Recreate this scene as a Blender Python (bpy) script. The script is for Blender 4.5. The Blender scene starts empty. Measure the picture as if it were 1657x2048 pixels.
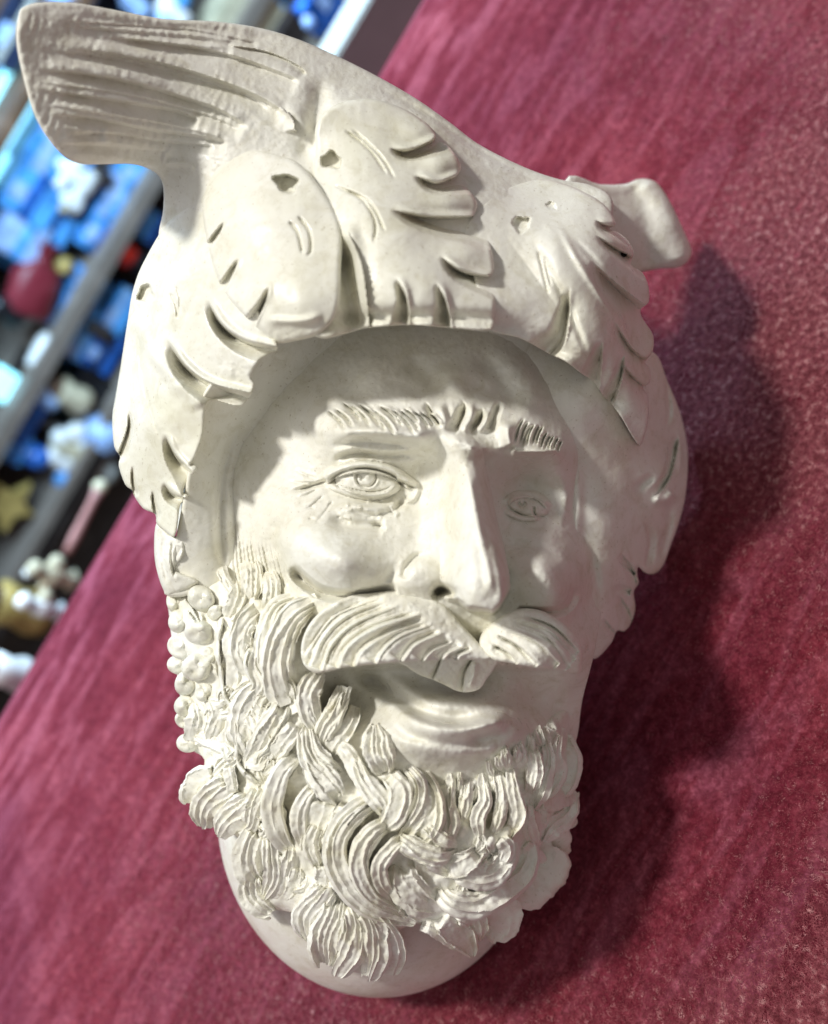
import bpy, math, random
import numpy as np
from mathutils import Matrix, Vector
rnd = random.Random(7)
rs = np.random.RandomState(11)
SC = bpy.context.scene
COL = SC.collection

# ------------------------------------------------------------------ camera
PX = 0.00006            # metres per unit: the sculpting unit is 0.06 mm
F = 1900.0              # focal length in the same units
CU, CV = 828.5, 1024.0
TH = math.radians(40)   # angle between the view axis and the table normal
D0 = 3000.0             # distance to the table along the view axis
nz = np.array([-0.861 * math.sin(TH), 0.508 * math.sin(TH), math.cos(TH)]); nz /= np.linalg.norm(nz)
e3 = np.array([0, 0, 1.0])
ny = -e3 + e3.dot(nz) * nz; ny /= np.linalg.norm(ny)
nx = np.cross(ny, nz)
R = np.array([nx, ny, nz])
tab = R @ np.array([0, 0, -D0 * PX])
LOC = np.array([0, 0, -tab[2]])
LOC[1] = -tab[1]; LOC[0] = -tab[0]

def P(u, v, z):
    u = np.asarray(u, float); v = np.asarray(v, float); z = np.asarray(z, float)
    d = F - z
    c = np.stack([(u - CU) / F * d * PX, -(v - CV) / F * d * PX, -d * PX + 0 * u], -1)
    return c @ R.T + LOC

def ray(u, v):
    c = np.array([(u - CU) / F, -(v - CV) / F, -1.0])
    return R @ c
def on_table(u, v, h=0.0):
    r = ray(u, v); t = (h - LOC[2]) / r[2]
    return LOC + t * r
def on_wall(u, v, Y):
    r = ray(u, v); t = (Y - LOC[1]) / r[1]
    return LOC + t * r

cam_d = bpy.data.cameras.new('camera')
cam = bpy.data.objects.new('camera', cam_d); COL.objects.link(cam)
M = Matrix([list(R[0]) + [LOC[0]], list(R[1]) + [LOC[1]], list(R[2]) + [LOC[2]], [0, 0, 0, 1]])
cam.matrix_world = M
cam_d.sensor_fit = 'VERTICAL'; cam_d.sensor_height = 36; cam_d.sensor_width = 36 * 828 / 1024
cam_d.lens = F / 2048 * 36
cam_d.clip_start = 0.005; cam_d.clip_end = 20
cam_d.dof.use_dof = True
cam_d.dof.focus_distance = 1960 * PX
APERTURE = 34 * PX
cam_d.dof.aperture_fstop = (cam_d.lens / 1000) / APERTURE
SC.camera = cam

# ------------------------------------------------------------------ light
SC.view_settings.view_transform = 'Standard'
SC.view_settings.look = 'None'
SC.view_settings.exposure = 0.1
SC.view_settings.gamma = 1.0
W = bpy.data.worlds.new('World'); SC.world = W; W.use_nodes = True
bg = W.node_tree.nodes['Background']
bg.inputs['Color'].default_value = (1.0, 0.965, 0.95, 1); bg.inputs['Strength'].default_value = 0.23

def cam_dir(x, y, z):
    v = R @ np.array([x, y, z]); return v / np.linalg.norm(v)
HEAD = P(800, 950, 0)
def lamp(name, kind, loc, target, energy, color, **k):
    d = bpy.data.lights.new(name, kind); d.energy = energy; d.color = color
    for a, b in k.items(): setattr(d, a, b)
    o = bpy.data.objects.new(name, d); COL.objects.link(o)
    o.location = loc
    o.rotation_euler = (Vector(target) - Vector(loc)).to_track_quat('-Z', 'Y').to_euler()
    return o
KEY = cam_dir(-1.04, 0.64, 1.0)
lamp('ceiling_spot', 'SPOT', HEAD + KEY * 1.1, P(900, 1000, -100), 41, (1.0, 0.98, 0.935),
     shadow_soft_size=0.055, spot_size=math.radians(40), spot_blend=0.6)
lamp('soft_side_fill', 'AREA', HEAD + cam_dir(-1.1, 0.25, 1.0) * 0.8, HEAD, 1.3, (1.0, 0.97, 0.95), shape='RECTANGLE', size=0.6, size_y=0.4)  # added soft fill from the upper left, not a fitting of the shop

lamp('far_blue_fill', 'AREA', np.array([-0.25, 1.3, 0.55]), np.array([0.0, 0.1, 0.0]), 1.1, (0.50, 0.62, 1.0), shape='RECTANGLE', size=0.8, size_y=0.4)  # added bluish light grazing the cloth for its sheen, no real window

# ------------------------------------------------------------------ helpers
def spl(pts, n=8, closed=False):
    p = np.array(pts, float)
    N = len(p); out = []
    segs = N if closed else N - 1
    for i in range(segs):
        if closed:
            a, b, c, d = p[(i - 1) % N], p[i], p[(i + 1) % N], p[(i + 2) % N]
        else:
            b, c = p[i], p[i + 1]
            a = p[i - 1] if i > 0 else 2 * b - c
            d = p[i + 2] if i + 2 < N else 2 * c - b
        for k in range(n):
            t = k / n
            out.append(0.5 * ((2 * b) + (c - a) * t + (2 * a - 5 * b + 4 * c - d) * t * t + (3 * b - a - 3 * c + d) * t ** 3))
    if not closed: out.append(p[-1])
    return np.array(out)

def poly_sdf(U, V, poly):
    best = np.full(U.shape, 1e18); nxp = np.zeros(U.shape); nyp = np.zeros(U.shape)
    ins = np.zeros(U.shape, bool)
    N = len(poly)
    for i in range(N):
        ax, ay = poly[i]; bx, by = poly[(i + 1) % N]
        ex, ey = bx - ax, by - ay
        L = ex * ex + ey * ey + 1e-12
        t = np.clip(((U - ax) * ex + (V - ay) * ey) / L, 0, 1)
        px = ax + t * ex; py = ay + t * ey
        dd = (U - px) ** 2 + (V - py) ** 2
        m = dd < best
        best = np.where(m, dd, best); nxp = np.where(m, px, nxp); nyp = np.where(m, py, nyp)
        if abs(ey) > 1e-9:
            c = ((ay > V) != (by > V)) & (U < (bx - ax) * (V - ay) / ey + ax)
            ins ^= c
    d = np.sqrt(best)
    return np.where(ins, -d, d), nxp, nyp

def line_dist(U, V, pts):
    best = np.full(U.shape, 1e18); T = np.zeros(U.shape); S = np.ones(U.shape)
    seg = np.sqrt(((pts[1:] - pts[:-1]) ** 2).sum(1)); tot = seg.sum(); acc = 0
    for i in range(len(pts) - 1):
        ax, ay = pts[i]; bx, by = pts[i + 1]
        ex, ey = bx - ax, by - ay
        L = ex * ex + ey * ey + 1e-12
        t = np.clip(((U - ax) * ex + (V - ay) * ey) / L, 0, 1)
        dd = (U - ax - t * ex) ** 2 + (V - ay - t * ey) ** 2
        m = dd < best
        best = np.where(m, dd, best)
        T = np.where(m, (acc + t * seg[i]) / tot, T)
        S = np.where(m, np.sign(ex * (V - ay) - ey * (U - ax)), S)
        acc += seg[i]
    return np.sqrt(best), T, S

def tps(ctrl):
    c = np.array(ctrl, float); n = len(c); X = c[:, :2] / 500.0
    d2 = ((X[:, None] - X[None]) ** 2).sum(-1)
    K = 0.5 * d2 * np.log(d2 + 1e-12) + np.eye(n) * 0.002
    Pm = np.c_[np.ones(n), X]
    A = np.zeros((n + 3, n + 3)); A[:n, :n] = K; A[:n, n:] = Pm; A[n:, :n] = Pm.T
    w = np.linalg.solve(A, np.r_[c[:, 2], 0, 0, 0])
    def f(u, v):
        u = np.asarray(u, float) / 500.0; v = np.asarray(v, float) / 500.0
        o = w[n] + w[n + 1] * u + w[n + 2] * v
        for i in range(n):
            d = (u - X[i, 0]) ** 2 + (v - X[i, 1]) ** 2
            o = o + w[i] * 0.5 * d * np.log(d + 1e-12)
        return o
    return f

_lat = rs.rand(4, 256, 256)
def vnoise(u, v, scale, k=0):
    x = np.asarray(u, float) / scale + 13.7 * k; y = np.asarray(v, float) / scale + 7.3 * k
    xi = np.floor(x).astype(int); yi = np.floor(y).astype(int)
    fx = x - xi; fy = y - yi
    fx = fx * fx * (3 - 2 * fx); fy = fy * fy * (3 - 2 * fy)
    L = _lat[k % 4]
    a = L[yi & 255, xi & 255]; b = L[yi & 255, (xi + 1) & 255]; c = L[(yi + 1) & 255, xi & 255]; d = L[(yi + 1) & 255, (xi + 1) & 255]
    return (a * (1 - fx) + b * fx) * (1 - fy) + (c * (1 - fx) + d * fx) * fy - 0.5
def fbm(u, v, s, o=4, k=0):
    r = 0
    for i in range(o): r = r + vnoise(u, v, s / 2 ** i, k + i) / 1.9 ** i
    return r
def sst(a, b, x):
    t = np.clip((x - a) / (b - a), 0.0, 1.0); return t * t * (3 - 2 * t)

class HF:
    """relief over a closed outline"""
    def __init__(self, outline, zf, step=2.0, n=5, smooth=True):
        poly = spl(outline, n, True) if smooth else np.array(outline, float)
        self.poly = poly; self.step = step
        mn = poly.min(0) - 3 * step; mx = poly.max(0) + 3 * step
        self.us = np.arange(mn[0], mx[0], step); self.vs = np.arange(mn[1], mx[1], step)
        self.U, self.V = np.meshgrid(self.us, self.vs)
        # coarse test first keeps it quick
        self.sdf, self.nx, self.ny = poly_sdf(self.U, self.V, poly)
        self.D = np.clip(-self.sdf, 0, None)
        self.Z = zf(self.U, self.V) if callable(zf) else np.full(self.U.shape, float(zf))
        self.cut = None
    def win(self, pts, r):
        mn = pts.min(0) - r; mx = pts.max(0) + r
        a = np.searchsorted(self.us, mn[0]); b = np.searchsorted(self.us, mx[0])
        c = np.searchsorted(self.vs, mn[1]); d = np.searchsorted(self.vs, mx[1])
        return slice(c, d), slice(a, b)
    def st(self, pts, w, h, kind='groove', t0=0.15, t1=0.15, w2=None, n=5):
        p = spl(pts, n); 
        if w2 is None: w2 = w
        rr = {'step': 5, 'groove': 2.6, 'ridge': 2.6, 'vcut': 1.05, 'wedge': 1.05, 'bead': 1.05}[kind] * max(w, w2)
        s = self.win(p, rr)
        U = self.U[s]; V = self.V[s]
        if U.size == 0: return self
        d, t, sd = line_dist(U, V, p)
        ww = w + (w2 - w) * t
        T = np.ones_like(t)
        if t0 > 0: T = T * sst(0, t0, t)
        if t1 > 0: T = T * sst(0, t1, 1 - t)
        if kind == 'groove': self.Z[s] -= h * np.exp(-(d / ww) ** 2) * T
        elif kind == 'ridge': self.Z[s] += h * np.exp(-(d / ww) ** 2) * T
        elif kind == 'vcut': self.Z[s] -= h * np.clip(1 - d / ww, 0, 1) * T
        elif kind == 'bead': self.Z[s] += h * np.sqrt(np.clip(1 - (d / ww) ** 2, 0, 1)) * T
        elif kind == 'wedge':   # cut with one steep wall
            side = np.where(sd > 0, np.clip(1 - d / ww, 0, 1), np.clip(1 - d / np.maximum(ww * 0.22, 2.4), 0, 1))
            self.Z[s] -= h * side * T
        elif kind == 'step':
            end = sst(0, 0.02, t) * sst(0, 0.02, 1 - t)
            self.Z[s] += h * np.where(sd > 0, np.exp(-d / ww) * 1.0, 0) * T * end
        return self
    def blob(self, cx, cy, rx, ry, h, rot=0, p=None):
        c, sn = math.cos(math.radians(rot)), math.sin(math.radians(rot))
        x = ((self.U - cx) * c + (self.V - cy) * sn) / rx; y = (-(self.U - cx) * sn + (self.V - cy) * c) / ry
        r2 = x * x + y * y
        if p == 'dome': self.Z += h * np.sqrt(np.clip(1 - r2, 0, 1))
        elif p == 'pit':
            a = np.arctan2(y, x); rr = np.sqrt(r2) * (1 + 0.13 * np.sin(3 * a + cx) + 0.08 * np.sin(5 * a + cy))
            self.Z -= h * (1 - sst(0.72, 1.05, rr))
        else: self.Z += h * np.exp(-r2)
        return self
    def roll(self, Rr, drop, p=2.0):
        t = np.clip(self.D / Rr, 0, 1)
        self.Z -= drop * (1 - (1 - (1 - t) ** p) ** (1 / p)); return self
    def rough(self, s, a, k=0, o=3): self.Z += a * fbm(self.U, self.V, s, o, k); return self
    def build(self, name, mat, depth=120, back=False, zmin=None, sharp=50, label=None):
        ins = self.sdf < 0
        if self.cut is not None: ins &= ~self.cut
        q = ins[:-1, :-1] & ins[1:, :-1] & ins[:-1, 1:] & ins[1:, 1:]
        qa = ins[:-1, :-1] | ins[1:, :-1] | ins[:-1, 1:] | ins[1:, 1:]
        if self.cut is None: q = qa
        H, Wd = self.U.shape
        idx = np.arange(H * Wd).reshape(H, Wd)
        f = np.stack([idx[:-1, :-1][q], idx[1:, :-1][q], idx[1:, 1:][q], idx[:-1, 1:][q]], 1)
        used, inv = np.unique(f, return_inverse=True); f = inv.reshape(f.shape)
        out = (self.sdf >= 0)
        uu = np.where(out, self.nx, self.U).ravel()[used]; vv = np.where(out, self.ny, self.V).ravel()[used]
        zz = self.Z.ravel()[used]
        nv = len(used)
        # boundary
        e = np.concatenate([f[:, [0, 1]], f[:, [1, 2]], f[:, [2, 3]], f[:, [3, 0]]])
        key = np.sort(e, 1); key = key[:, 0].astype(np.int64) * nv + key[:, 1]
        uq, first, cnt = np.unique(key, return_index=True, return_counts=True)
        be = e[first[cnt == 1]]
        bv, binv = np.unique(be, return_inverse=True); be2 = binv.reshape(be.shape) + nv
        zb = zz[bv] - depth
        if zmin is not None: zb = np.maximum(zb, zmin); zb = np.minimum(zb, zz[bv] - 4)
        verts = P(np.r_[uu, uu[bv]], np.r_[vv, vv[bv]], np.r_[zz, zb])
        faces = [f, np.stack([be[:, 1], be[:, 0], be2[:, 0], be2[:, 1]], 1)]
        if back:
            # a coarse reversed back sheet
            off = len(verts)
            zk = zz - depth
            zk[:] = zz - depth
            verts = np.concatenate([verts, P(uu, vv, zk)])
            faces.append(f[:, ::-1] + off)
        return mesh_obj(name, verts, np.concatenate(faces), mat, sharp, label)

ROOT = bpy.data.objects.new('carved_pipe', None); COL.objects.link(ROOT)
ORG = P(800, 1600, -520)
ROOT.location = ORG
ROOT['label'] = 'cream white pipe carved as a bearded man in a leafy helmet, lying on velvet'
ROOT['category'] = 'pipe'

def mesh_obj(name, verts, faces, mat, sharp=50, label=None, parent='root', origin=None):
    me = bpy.data.meshes.new(name)
    if parent == 'root': origin = ORG
    v = np.asarray(verts, np.float64)
    if origin is not None: v = v - origin
    faces = np.asarray(faces)
    me.vertices.add(len(v)); me.vertices.foreach_set('co', v.astype(np.float32).ravel())
    k = faces.shape[1]
    me.loops.add(faces.size); me.loops.foreach_set('vertex_index', faces.astype(np.int32).ravel())
    me.polygons.add(len(faces))
    me.polygons.foreach_set('loop_start', np.arange(0, faces.size, k, dtype=np.int32))
    me.polygons.foreach_set('use_smooth', np.ones(len(faces), bool))
    me.update(calc_edges=True)
    if sharp: me.set_sharp_from_angle(angle=math.radians(sharp))
    me.materials.append(mat)
    o = bpy.data.objects.new(name, me); COL.objects.link(o)
    if parent == 'root': o.parent = ROOT
    elif parent is not None: o.parent = parent
    if label: o['label'] = label
    return o

# ------------------------------------------------------------------ materials
def mat_new(name):
    m = bpy.data.materials.new(name); m.use_nodes = True
    nt = m.node_tree; return m, nt, nt.nodes, nt.links, nt.nodes['Principled BSDF']
def noise(nt, vec, scale, detail=4, rough=0.6, dist=0):
    n = nt.nodes.new('ShaderNodeTexNoise'); n.inputs['Scale'].default_value = scale; n.inputs['Detail'].default_value = detail
    n.inputs['Roughness'].default_value = rough; n.inputs['Distortion'].default_value = dist
    nt.links.new(vec, n.inputs['Vector']); return n
def ramp(nt, fac, stops):
    r = nt.nodes.new('ShaderNodeValToRGB'); nt.links.new(fac, r.inputs['Fac'])
    e = r.color_ramp.elements
    while len(e) < len(stops): e.new(0.5)
    for el, (p, c) in zip(e, stops): el.position = p; el.color = (*c, 1) if len(c) == 3 else c
    return r
def stone(name, c1, c2, c3, rough0, rough1, bump=0.35, sss=0.0):
    m, nt, N, L, b = mat_new(name)
    tc = N.new('ShaderNodeTexCoord')
    n1 = noise(nt, tc.outputs['Object'], 75, 6, 0.68, 0.6)
    r1 = ramp(nt, n1.outputs['Fac'], [(0.30, c1), (0.5, c2), (0.72, c3)])
    # small specks of dirt and pores
    n2 = noise(nt, tc.outputs['Object'], 2400, 3, 0.55)
    r2 = ramp(nt, n2.outputs['Fac'], [(0.27, (0.62, 0.58, 0.5)), (0.36, (1, 1, 1))])
    n5 = noise(nt, tc.outputs['Object'], 420, 4, 0.7, 0.6)
    r5 = ramp(nt, n5.outputs['Fac'], [(0.25, (0.83, 0.81, 0.74)), (0.5, (1, 1, 1))])
    mx = N.new('ShaderNodeMix'); mx.data_type = 'RGBA'; mx.blend_type = 'MULTIPLY'; mx.inputs[0].default_value = 0.7
    L.new(r1.outputs[0], mx.inputs[6]); L.new(r2.outputs[0], mx.inputs[7])
    mx2 = N.new('ShaderNodeMix'); mx2.data_type = 'RGBA'; mx2.blend_type = 'MULTIPLY'; mx2.inputs[0].default_value = 0.95
    L.new(mx.outputs[2], mx2.inputs[6]); L.new(r5.outputs[0], mx2.inputs[7])
    L.new(mx2.outputs[2], b.inputs['Base Color'])
    n3 = noise(nt, tc.outputs['Object'], 90, 4, 0.6)
    mr = N.new('ShaderNodeMapRange'); mr.inputs[1].default_value = 0.35; mr.inputs[2].default_value = 0.65
    mr.inputs[3].default_value = rough0; mr.inputs[4].default_value = rough1
    L.new(n3.outputs['Fac'], mr.inputs[0]); L.new(mr.outputs[0], b.inputs['Roughness'])
    n4 = noise(nt, tc.outputs['Object'], 1500, 6, 0.7, 0.3)
    n6 = noise(nt, tc.outputs['Object'], 350, 3, 0.5, 0.8)
    ad = N.new('ShaderNodeMath'); ad.operation = 'MULTIPLY_ADD'; ad.inputs[1].default_value = 2.5
    L.new(n6.outputs['Fac'], ad.inputs[0]); L.new(n4.outputs['Fac'], ad.inputs[2])
    bp = N.new('ShaderNodeBump'); bp.inputs['Strength'].default_value = bump; bp.inputs['Distance'].default_value = 0.00012
    L.new(ad.outputs[0], bp.inputs['Height']); L.new(bp.outputs[0], b.inputs['Normal'])
    b.inputs['Specular IOR Level'].default_value = 0.42
    if sss:
        b.inputs['Subsurface Weight'].default_value = sss
        b.inputs['Subsurface Radius'].default_value = (0.0012, 0.0009, 0.0006)
        b.inputs['Subsurface Scale'].default_value = 1.0
    return m
WAX = stone('waxed_meerschaum', (0.72, 0.70, 0.56), (0.81, 0.795, 0.69), (0.86, 0.85, 0.78), 0.16, 0.5, 0.25)
CHALK = stone('carved_meerschaum', (0.76, 0.73, 0.59), (0.85, 0.835, 0.75), (0.89, 0.88, 0.83), 0.4, 0.8, 0.5)
SKIN = stone('smooth_meerschaum', (0.74, 0.715, 0.59), (0.83, 0.815, 0.73), (0.87, 0.86, 0.80), 0.2, 0.6, 0.28)
PLUME = stone('shaded_plume_meerschaum', (0.71, 0.685, 0.575), (0.80, 0.785, 0.705), (0.84, 0.83, 0.77), 0.3, 0.7, 0.4)  # rougher stone copy with some of the plume's shade in its colour

# ------------------------------------------------------------------ head form
headZ = tps([
 (600,750,-65),(700,720,-45),(850,690,-45),(1000,710,-50),(1100,780,-75),(540,850,-75),(700,790,-8),(870,770,12),(1000,780,-8),(1100,850,-20),(1160,900,-90),
 (480,950,-80),(450,1100,-95),(540,950,-50),(610,900,-12),(670,850,62),(760,845,85),(850,865,100),(1050,885,50),(1115,905,0),
 (610,965,10),(730,960,38),(825,965,15),(730,912,55),(855,930,25),(650,1010,48),(740,1015,52),(820,1050,62),
 (560,1060,45),(620,1095,105),(700,1125,140),(785,1100,95),(635,1165,95),(740,1170,115),(545,1150,-10),(500,1060,-50),
 (1060,960,-55),(1060,1020,-25),(1130,1000,-70),(1020,1080,5),(1080,1135,75),(1125,1175,40),(1040,1195,50),(1160,1050,-110),(1175,1200,-130),(1190,950,-140),
 (900,1000,60),(940,1100,70),(900,1200,80),(990,1230,55),(1060,1260,60),(1150,1300,0),(760,1250,90),
 (850,1360,15),(700,1390,15),(780,1350,-5),(950,1375,0),(1050,1400,-40),(1130,1400,-140),(640,1380,30),(800,1440,95),(870,1442,128),(865,1490,122),(960,1458,122),
 (1012,1442,82),(1060,1480,5),(860,1560,62),(700,1500,45),(980,1540,35),(1100,1550,-60),(1150,1550,-190),(580,1400,30),(560,1300,35),(480,1250,0),(420,1300,-50),(350,1300,-130),
 (440,1500,-50),(370,1480,-140),(600,1600,25),(750,1650,62),(900,1650,50),(1050,1650,-20),(1130,1650,-190),(550,1750,-50),(420,1620,-90),(700,1780,15),(850,1780,20),(1000,1780,-50),
 (1080,1760,-200),(650,1900,-70),(760,1920,-60),(900,1900,-100),(1000,1860,-140),(500,1820,-150),(340,1180,-120),(430,1180,-60)])

# face ------------------------------------------------------------
face = HF([(560,720),(640,640),(760,610),(900,600),(1040,640),(1160,740),(1230,850),(1240,1000),(1215,1150),(1190,1300),(1165,1400),(1150,1490),(1100,1580),(980,1600),(860,1610),(740,1590),(640,1540),(590,1450),(540,1380),(480,1250),(425,1190),(405,1080),(410,960),(450,850),(500,780)], headZ, 1.8)
U, V = face.U, face.V
# nose
vk = [870, 900, 950, 1000, 1050, 1100, 1150, 1185, 1230]
rx = np.interp(V, vk, [910, 926, 946, 958, 968, 980, 992, 998, 998])
wl = np.interp(V, vk, [40, 55, 66, 84, 92, 100, 112, 118, 118])
wr = np.interp(V, vk, [34, 40, 28, 28, 28, 30, 28, 24, 22])
hh = sst(850, 885, V) * np.interp(V, vk, [10, 48, 78, 108, 135, 160, 182, 188, 185])
s = (U - rx)
left = np.clip(-s / wl, 0, 1); right = np.clip(s / wr, 0, 1)
prof = np.where(s < 0, (0.5 + 0.5 * np.cos(math.pi * left ** np.interp(V, [900, 1080, 1170], [1.2, 1.35, 2.3]))) ** 0.85, (1 - right ** 2.6) ** 0.75)
vend = np.interp(U, [780, 806, 840, 868, 884, 897, 917, 935, 960, 985, 1000, 1020], [1150, 1172, 1186, 1192, 1182, 1193, 1192, 1208, 1213, 1217, 1205, 1170]) + 4 * vnoise(U, V, 9, 1)
fall = 1 - sst(0, 15, V - vend)
face.Z += 1.18 * hh * prof * fall
# wing of the nose
m = np.exp(-(((U - 846) / 50) ** 2 + ((V - 1150) / 38) ** 2) ** 1.6)
face.Z += 30 * m * (1 - sst(0, 14, V - vend))
face.st([(806,1160),(815,1132),(838,1112),(870,1110)], 8, 22, 'groove', .1, .4)
face.st([(868,1192),(880,1180),(900,1186),(915,1196)], 9, 60, 'groove', .2, .2)
face.st([(855,905),(848,960),(842,1030),(835,1090),(822,1120)], 26, 18, 'groove', .3, .2)
face.st([(936,935),(948,1000),(962,1070),(978,1140),(984,1190)], 9, 12, 'ridge', .15, .1).st([(862,1196),(890,1180),(915,1190)], 9, 34, 'groove', .1, .1)
# rough lump between the brows
face.blob(945, 893, 40, 17, 42, 12).st([(903,884),(930,878),(962,892),(976,905)], 10, 16, 'ridge')
# brow ledges
face.st([(655,872),(720,862),(800,868),(880,880)], 18, 36, 'ridge', .2, .2)
face.st([(650,893),(720,884),(800,890),(860,902)], 8, 14, 'groove', .2, .3)
for i in range(15):
    t = i / 14.0; x = 655 + 198 * t; y = 803 + 20 * t + (10 if i < 2 else 0)
    L = (30 + 34 * math.sin(math.pi * min(1, .22 + t * .78))) * rnd.uniform(.78, 1.15); x += rnd.uniform(-3.5, 3.5); y += rnd.uniform(-5, 4) - 7 * math.sin(math.pi * t)
    face.st([(x, y + 6), (x + L * .55, y + L * .55), (x + L * .85, y + L * 1.0)], 6.5, 24, 'wedge', .3, .2, n=3)
    face.st([(x + 6, y + 4), (x + L * .55 + 6, y + L * .5), (x + L * .85 + 6, y + L * .95)], 3.2, 9, 'ridge', .3, .25, n=3)
for i in range(11):
    t = i / 10.0; x0 = 1050 + 75 * t + rnd.uniform(-2.5, 2.5); y0 = 836 + 42 * t + rnd.uniform(-6, 4)
    face.st([(x0, y0), (x0 - 12 + 4 * t, y0 + 22 - 6 * t), (x0 - 22 + 14 * t, y0 + 56 - 30 * t)], 6, 24, 'wedge', .3, .3, n=3)
face.st([(1019,900),(1060,902),(1125,899)], 6, 22, 'step', .1, .2)
face.st([(1019,840),(1016,868),(1023,898)], 13, 38, 'ridge', .3, .2)
face.st([(1022,900),(1070,903),(1130,902)], 11, 16, 'ridge', .1, .2)
# cuts over the nose root
face.st([(924,798),(930,822),(908,872)], 17, 46, 'wedge', .45, .25, w2=24)
face.st([(966,814),(962,840),(941,866)], 13, 40, 'wedge', .45, .25, w2=16)
face.st([(1004,800),(994,820),(978,868)], 10, 30, 'vcut', .3, .2, w2=14)
face.st([(850,802),(866,826),(884,858)], 14, 30, 'wedge', .4, .3)
face.st([(872,806),(888,828),(898,856)], 8, 12, 'ridge', .4, .3)
face.st([(936,802),(944,828),(926,868)], 7, 16, 'ridge', .3, .2)
face.st([(975,818),(974,842),(955,866)], 6, 13, 'ridge', .3, .2)
# forehead folds
face.st([(800,720),(840,740),(870,770),(880,790)], 24, 20, 'groove', .3, .3)
face.st([(940,700),(985,740),(1020,790),(1050,830)], 22, 24, 'groove', .3, .3)
face.st([(690,770),(740,745),(780,700)], 30, 20, 'ridge', .4, .4)
face.st([(900,720),(905,760),(900,795)], 30, 22, 'ridge', .4, .4)
face.st([(1005,712),(1060,765),(1098,830)], 22, 12, 'ridge', .4, .4)
face.st([(1110,760),(1150,840),(1165,940),(1160,1060)], 20, 20, 'groove', .3, .3)
# left eye
face.blob(738, 962, 100, 50, -36, 6).blob(840, 925, 30, 26, -18)
face.blob(736, 966, 66, 28, 38, 7, 'dome')
face.st([(640,966),(664,948),(700,936),(740,934),(790,946),(838,980)], 12, 36, 'bead', .12, .14)
face.st([(661,922),(710,907),(780,912),(852,908)], 7, 24, 'groove', .2, .3)
face.st([(657,914),(710,899),(782,903),(858,897)], 8, 10, 'ridge', .2, .3)
face.st([(652,962),(690,944),(735,937),(780,948),(800,962)], 3.5, 20, 'groove', .1, .1)
face.st([(654,966),(690,982),(735,992),(770,988),(796,974)], 8, 22, 'bead', .15, .15)
face.st([(656,962),(692,977),(735,985),(768,981),(792,969)], 2.6, 8, 'groove', .15, .15)
ring = [(733 + 20 * math.cos(a), 955 + 19 * math.sin(a)) for a in np.linspace(-0.5, math.pi + 0.5, 10)]
face.st(ring, 3.0, 9, 'groove', .05, .05).st([(716,945),(722,952),(727,962)], 4, 6, 'groove').blob(737, 950, 7, 7, 7)
ring = [(733 + 24 * math.cos(a), 955 + 23 * math.sin(a)) for a in np.linspace(0.0, math.pi, 8)]
face.st(ring, 2.6, 3.5, 'ridge', .1, .1)
face.st([(574,984),(605,978),(632,970),(655,962)], 6, 26, 'vcut', .5, .05, w2=8)
face.st([(792,962),(812,968),(834,980)], 6, 26, 'vcut', .2, .3)
face.st([(800,1000),(825,1000),(840,972)], 5, 12, 'ridge', .2, .2)
face.st([(690,1012),(735,1030),(785,1022),(822,985)], 6, 12, 'groove', .25, .2)
face.st([(678,1002),(735,1014),(775,1010),(806,988)], 8, 8, 'ridge', .25, .2)
face.st([(650,1038),(700,1052),(742,1052),(770,1058)], 13, 26, 'groove', .3, .1)
face.st([(742,1046),(760,1052),(772,1062)], 4, 14, 'groove', .3, .2)
for i in range(26):
    x = rnd.uniform(600, 790); y = rnd.uniform(992, 1040)
    face.st([(x, y), (x + rnd.uniform(8, 18), y + rnd.uniform(-6, 8))], 3.5, rnd.uniform(2, 6), rnd.choice(['vcut', 'ridge']), .3, .3, n=2)
for (a0, b0, a1, b1, d_) in ((636,958,590,940,8),(634,966,575,962,8),(640,976,585,1000,9),(650,990,600,1026,8),(668,1000,628,1050,6)):
    face.st([(a0,b0),((a0+a1)/2,(b0+b1)/2+3),(a1,b1)], 5, d_, 'wedge', .2, .5)
face.blob(740, 862, 95, 22, 18, 3).blob(1078, 905, 50, 16, 16, 4).blob(1060, 965, 60, 34, -26, 8).blob(905, 850, 30, 26, 16)
face.st([(893,800),(900,840),(905,870)], 7, 12, 'groove', .4, .2).st([(760,760),(820,775),(860,800)], 14, 9, 'groove', .4, .3).st([(925,760),(975,780),(1010,800)], 14, 9, 'groove', .4, .3)
face.blob(728, 1018, 66, 13, 18, 6)
# cheeks
face.st([(579,1132),(613,1166),(652,1188),(710,1192),(797,1180)], 16, 66, 'vcut', .12, .1).st([(700,1178),(760,1172),(810,1120)], 14, 18, 'groove', .2, .3)
face.blob(668, 1122, 84, 46, 44, 14).st([(560,1030),(545,1080),(560,1120)], 16, 16, 'groove', .3, .3)
face.st([(1004,1089),(1086,1100),(1134,1132)], 13, 17, 'groove', .2, .3)
face.blob(1082, 1148, 74, 50, 66, 25)
face.st([(1148,1170),(1143,1205),(1110,1224),(1033,1222)], 12, 38, 'vcut', .15, .1)
face.blob(1120, 1190, 34, 30, 22)
# right eye
face.blob(1058, 1012, 60, 36, -16, 12).blob(1058, 1012, 42, 20, 26, 14, 'dome')
face.st([(1005,1010),(1035,990),(1075,992),(1105,1018)], 8, 20, 'bead', .2, .2)
face.st([(1008,1020),(1045,1036),(1085,1034)], 6, 14, 'bead', .2, .2)
face.st([(1036,1004),(1044,1012),(1052,1004)], 3.5, 12, 'groove', .1, .1).st([(1068,1012),(1072,1030),(1094,1032)], 4, 16, 'vcut', .1, .4)
face.st([(1100,930),(1128,970),(1132,1020),(1110,1060)], 10, 8, 'ridge', .3, .3)
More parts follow.
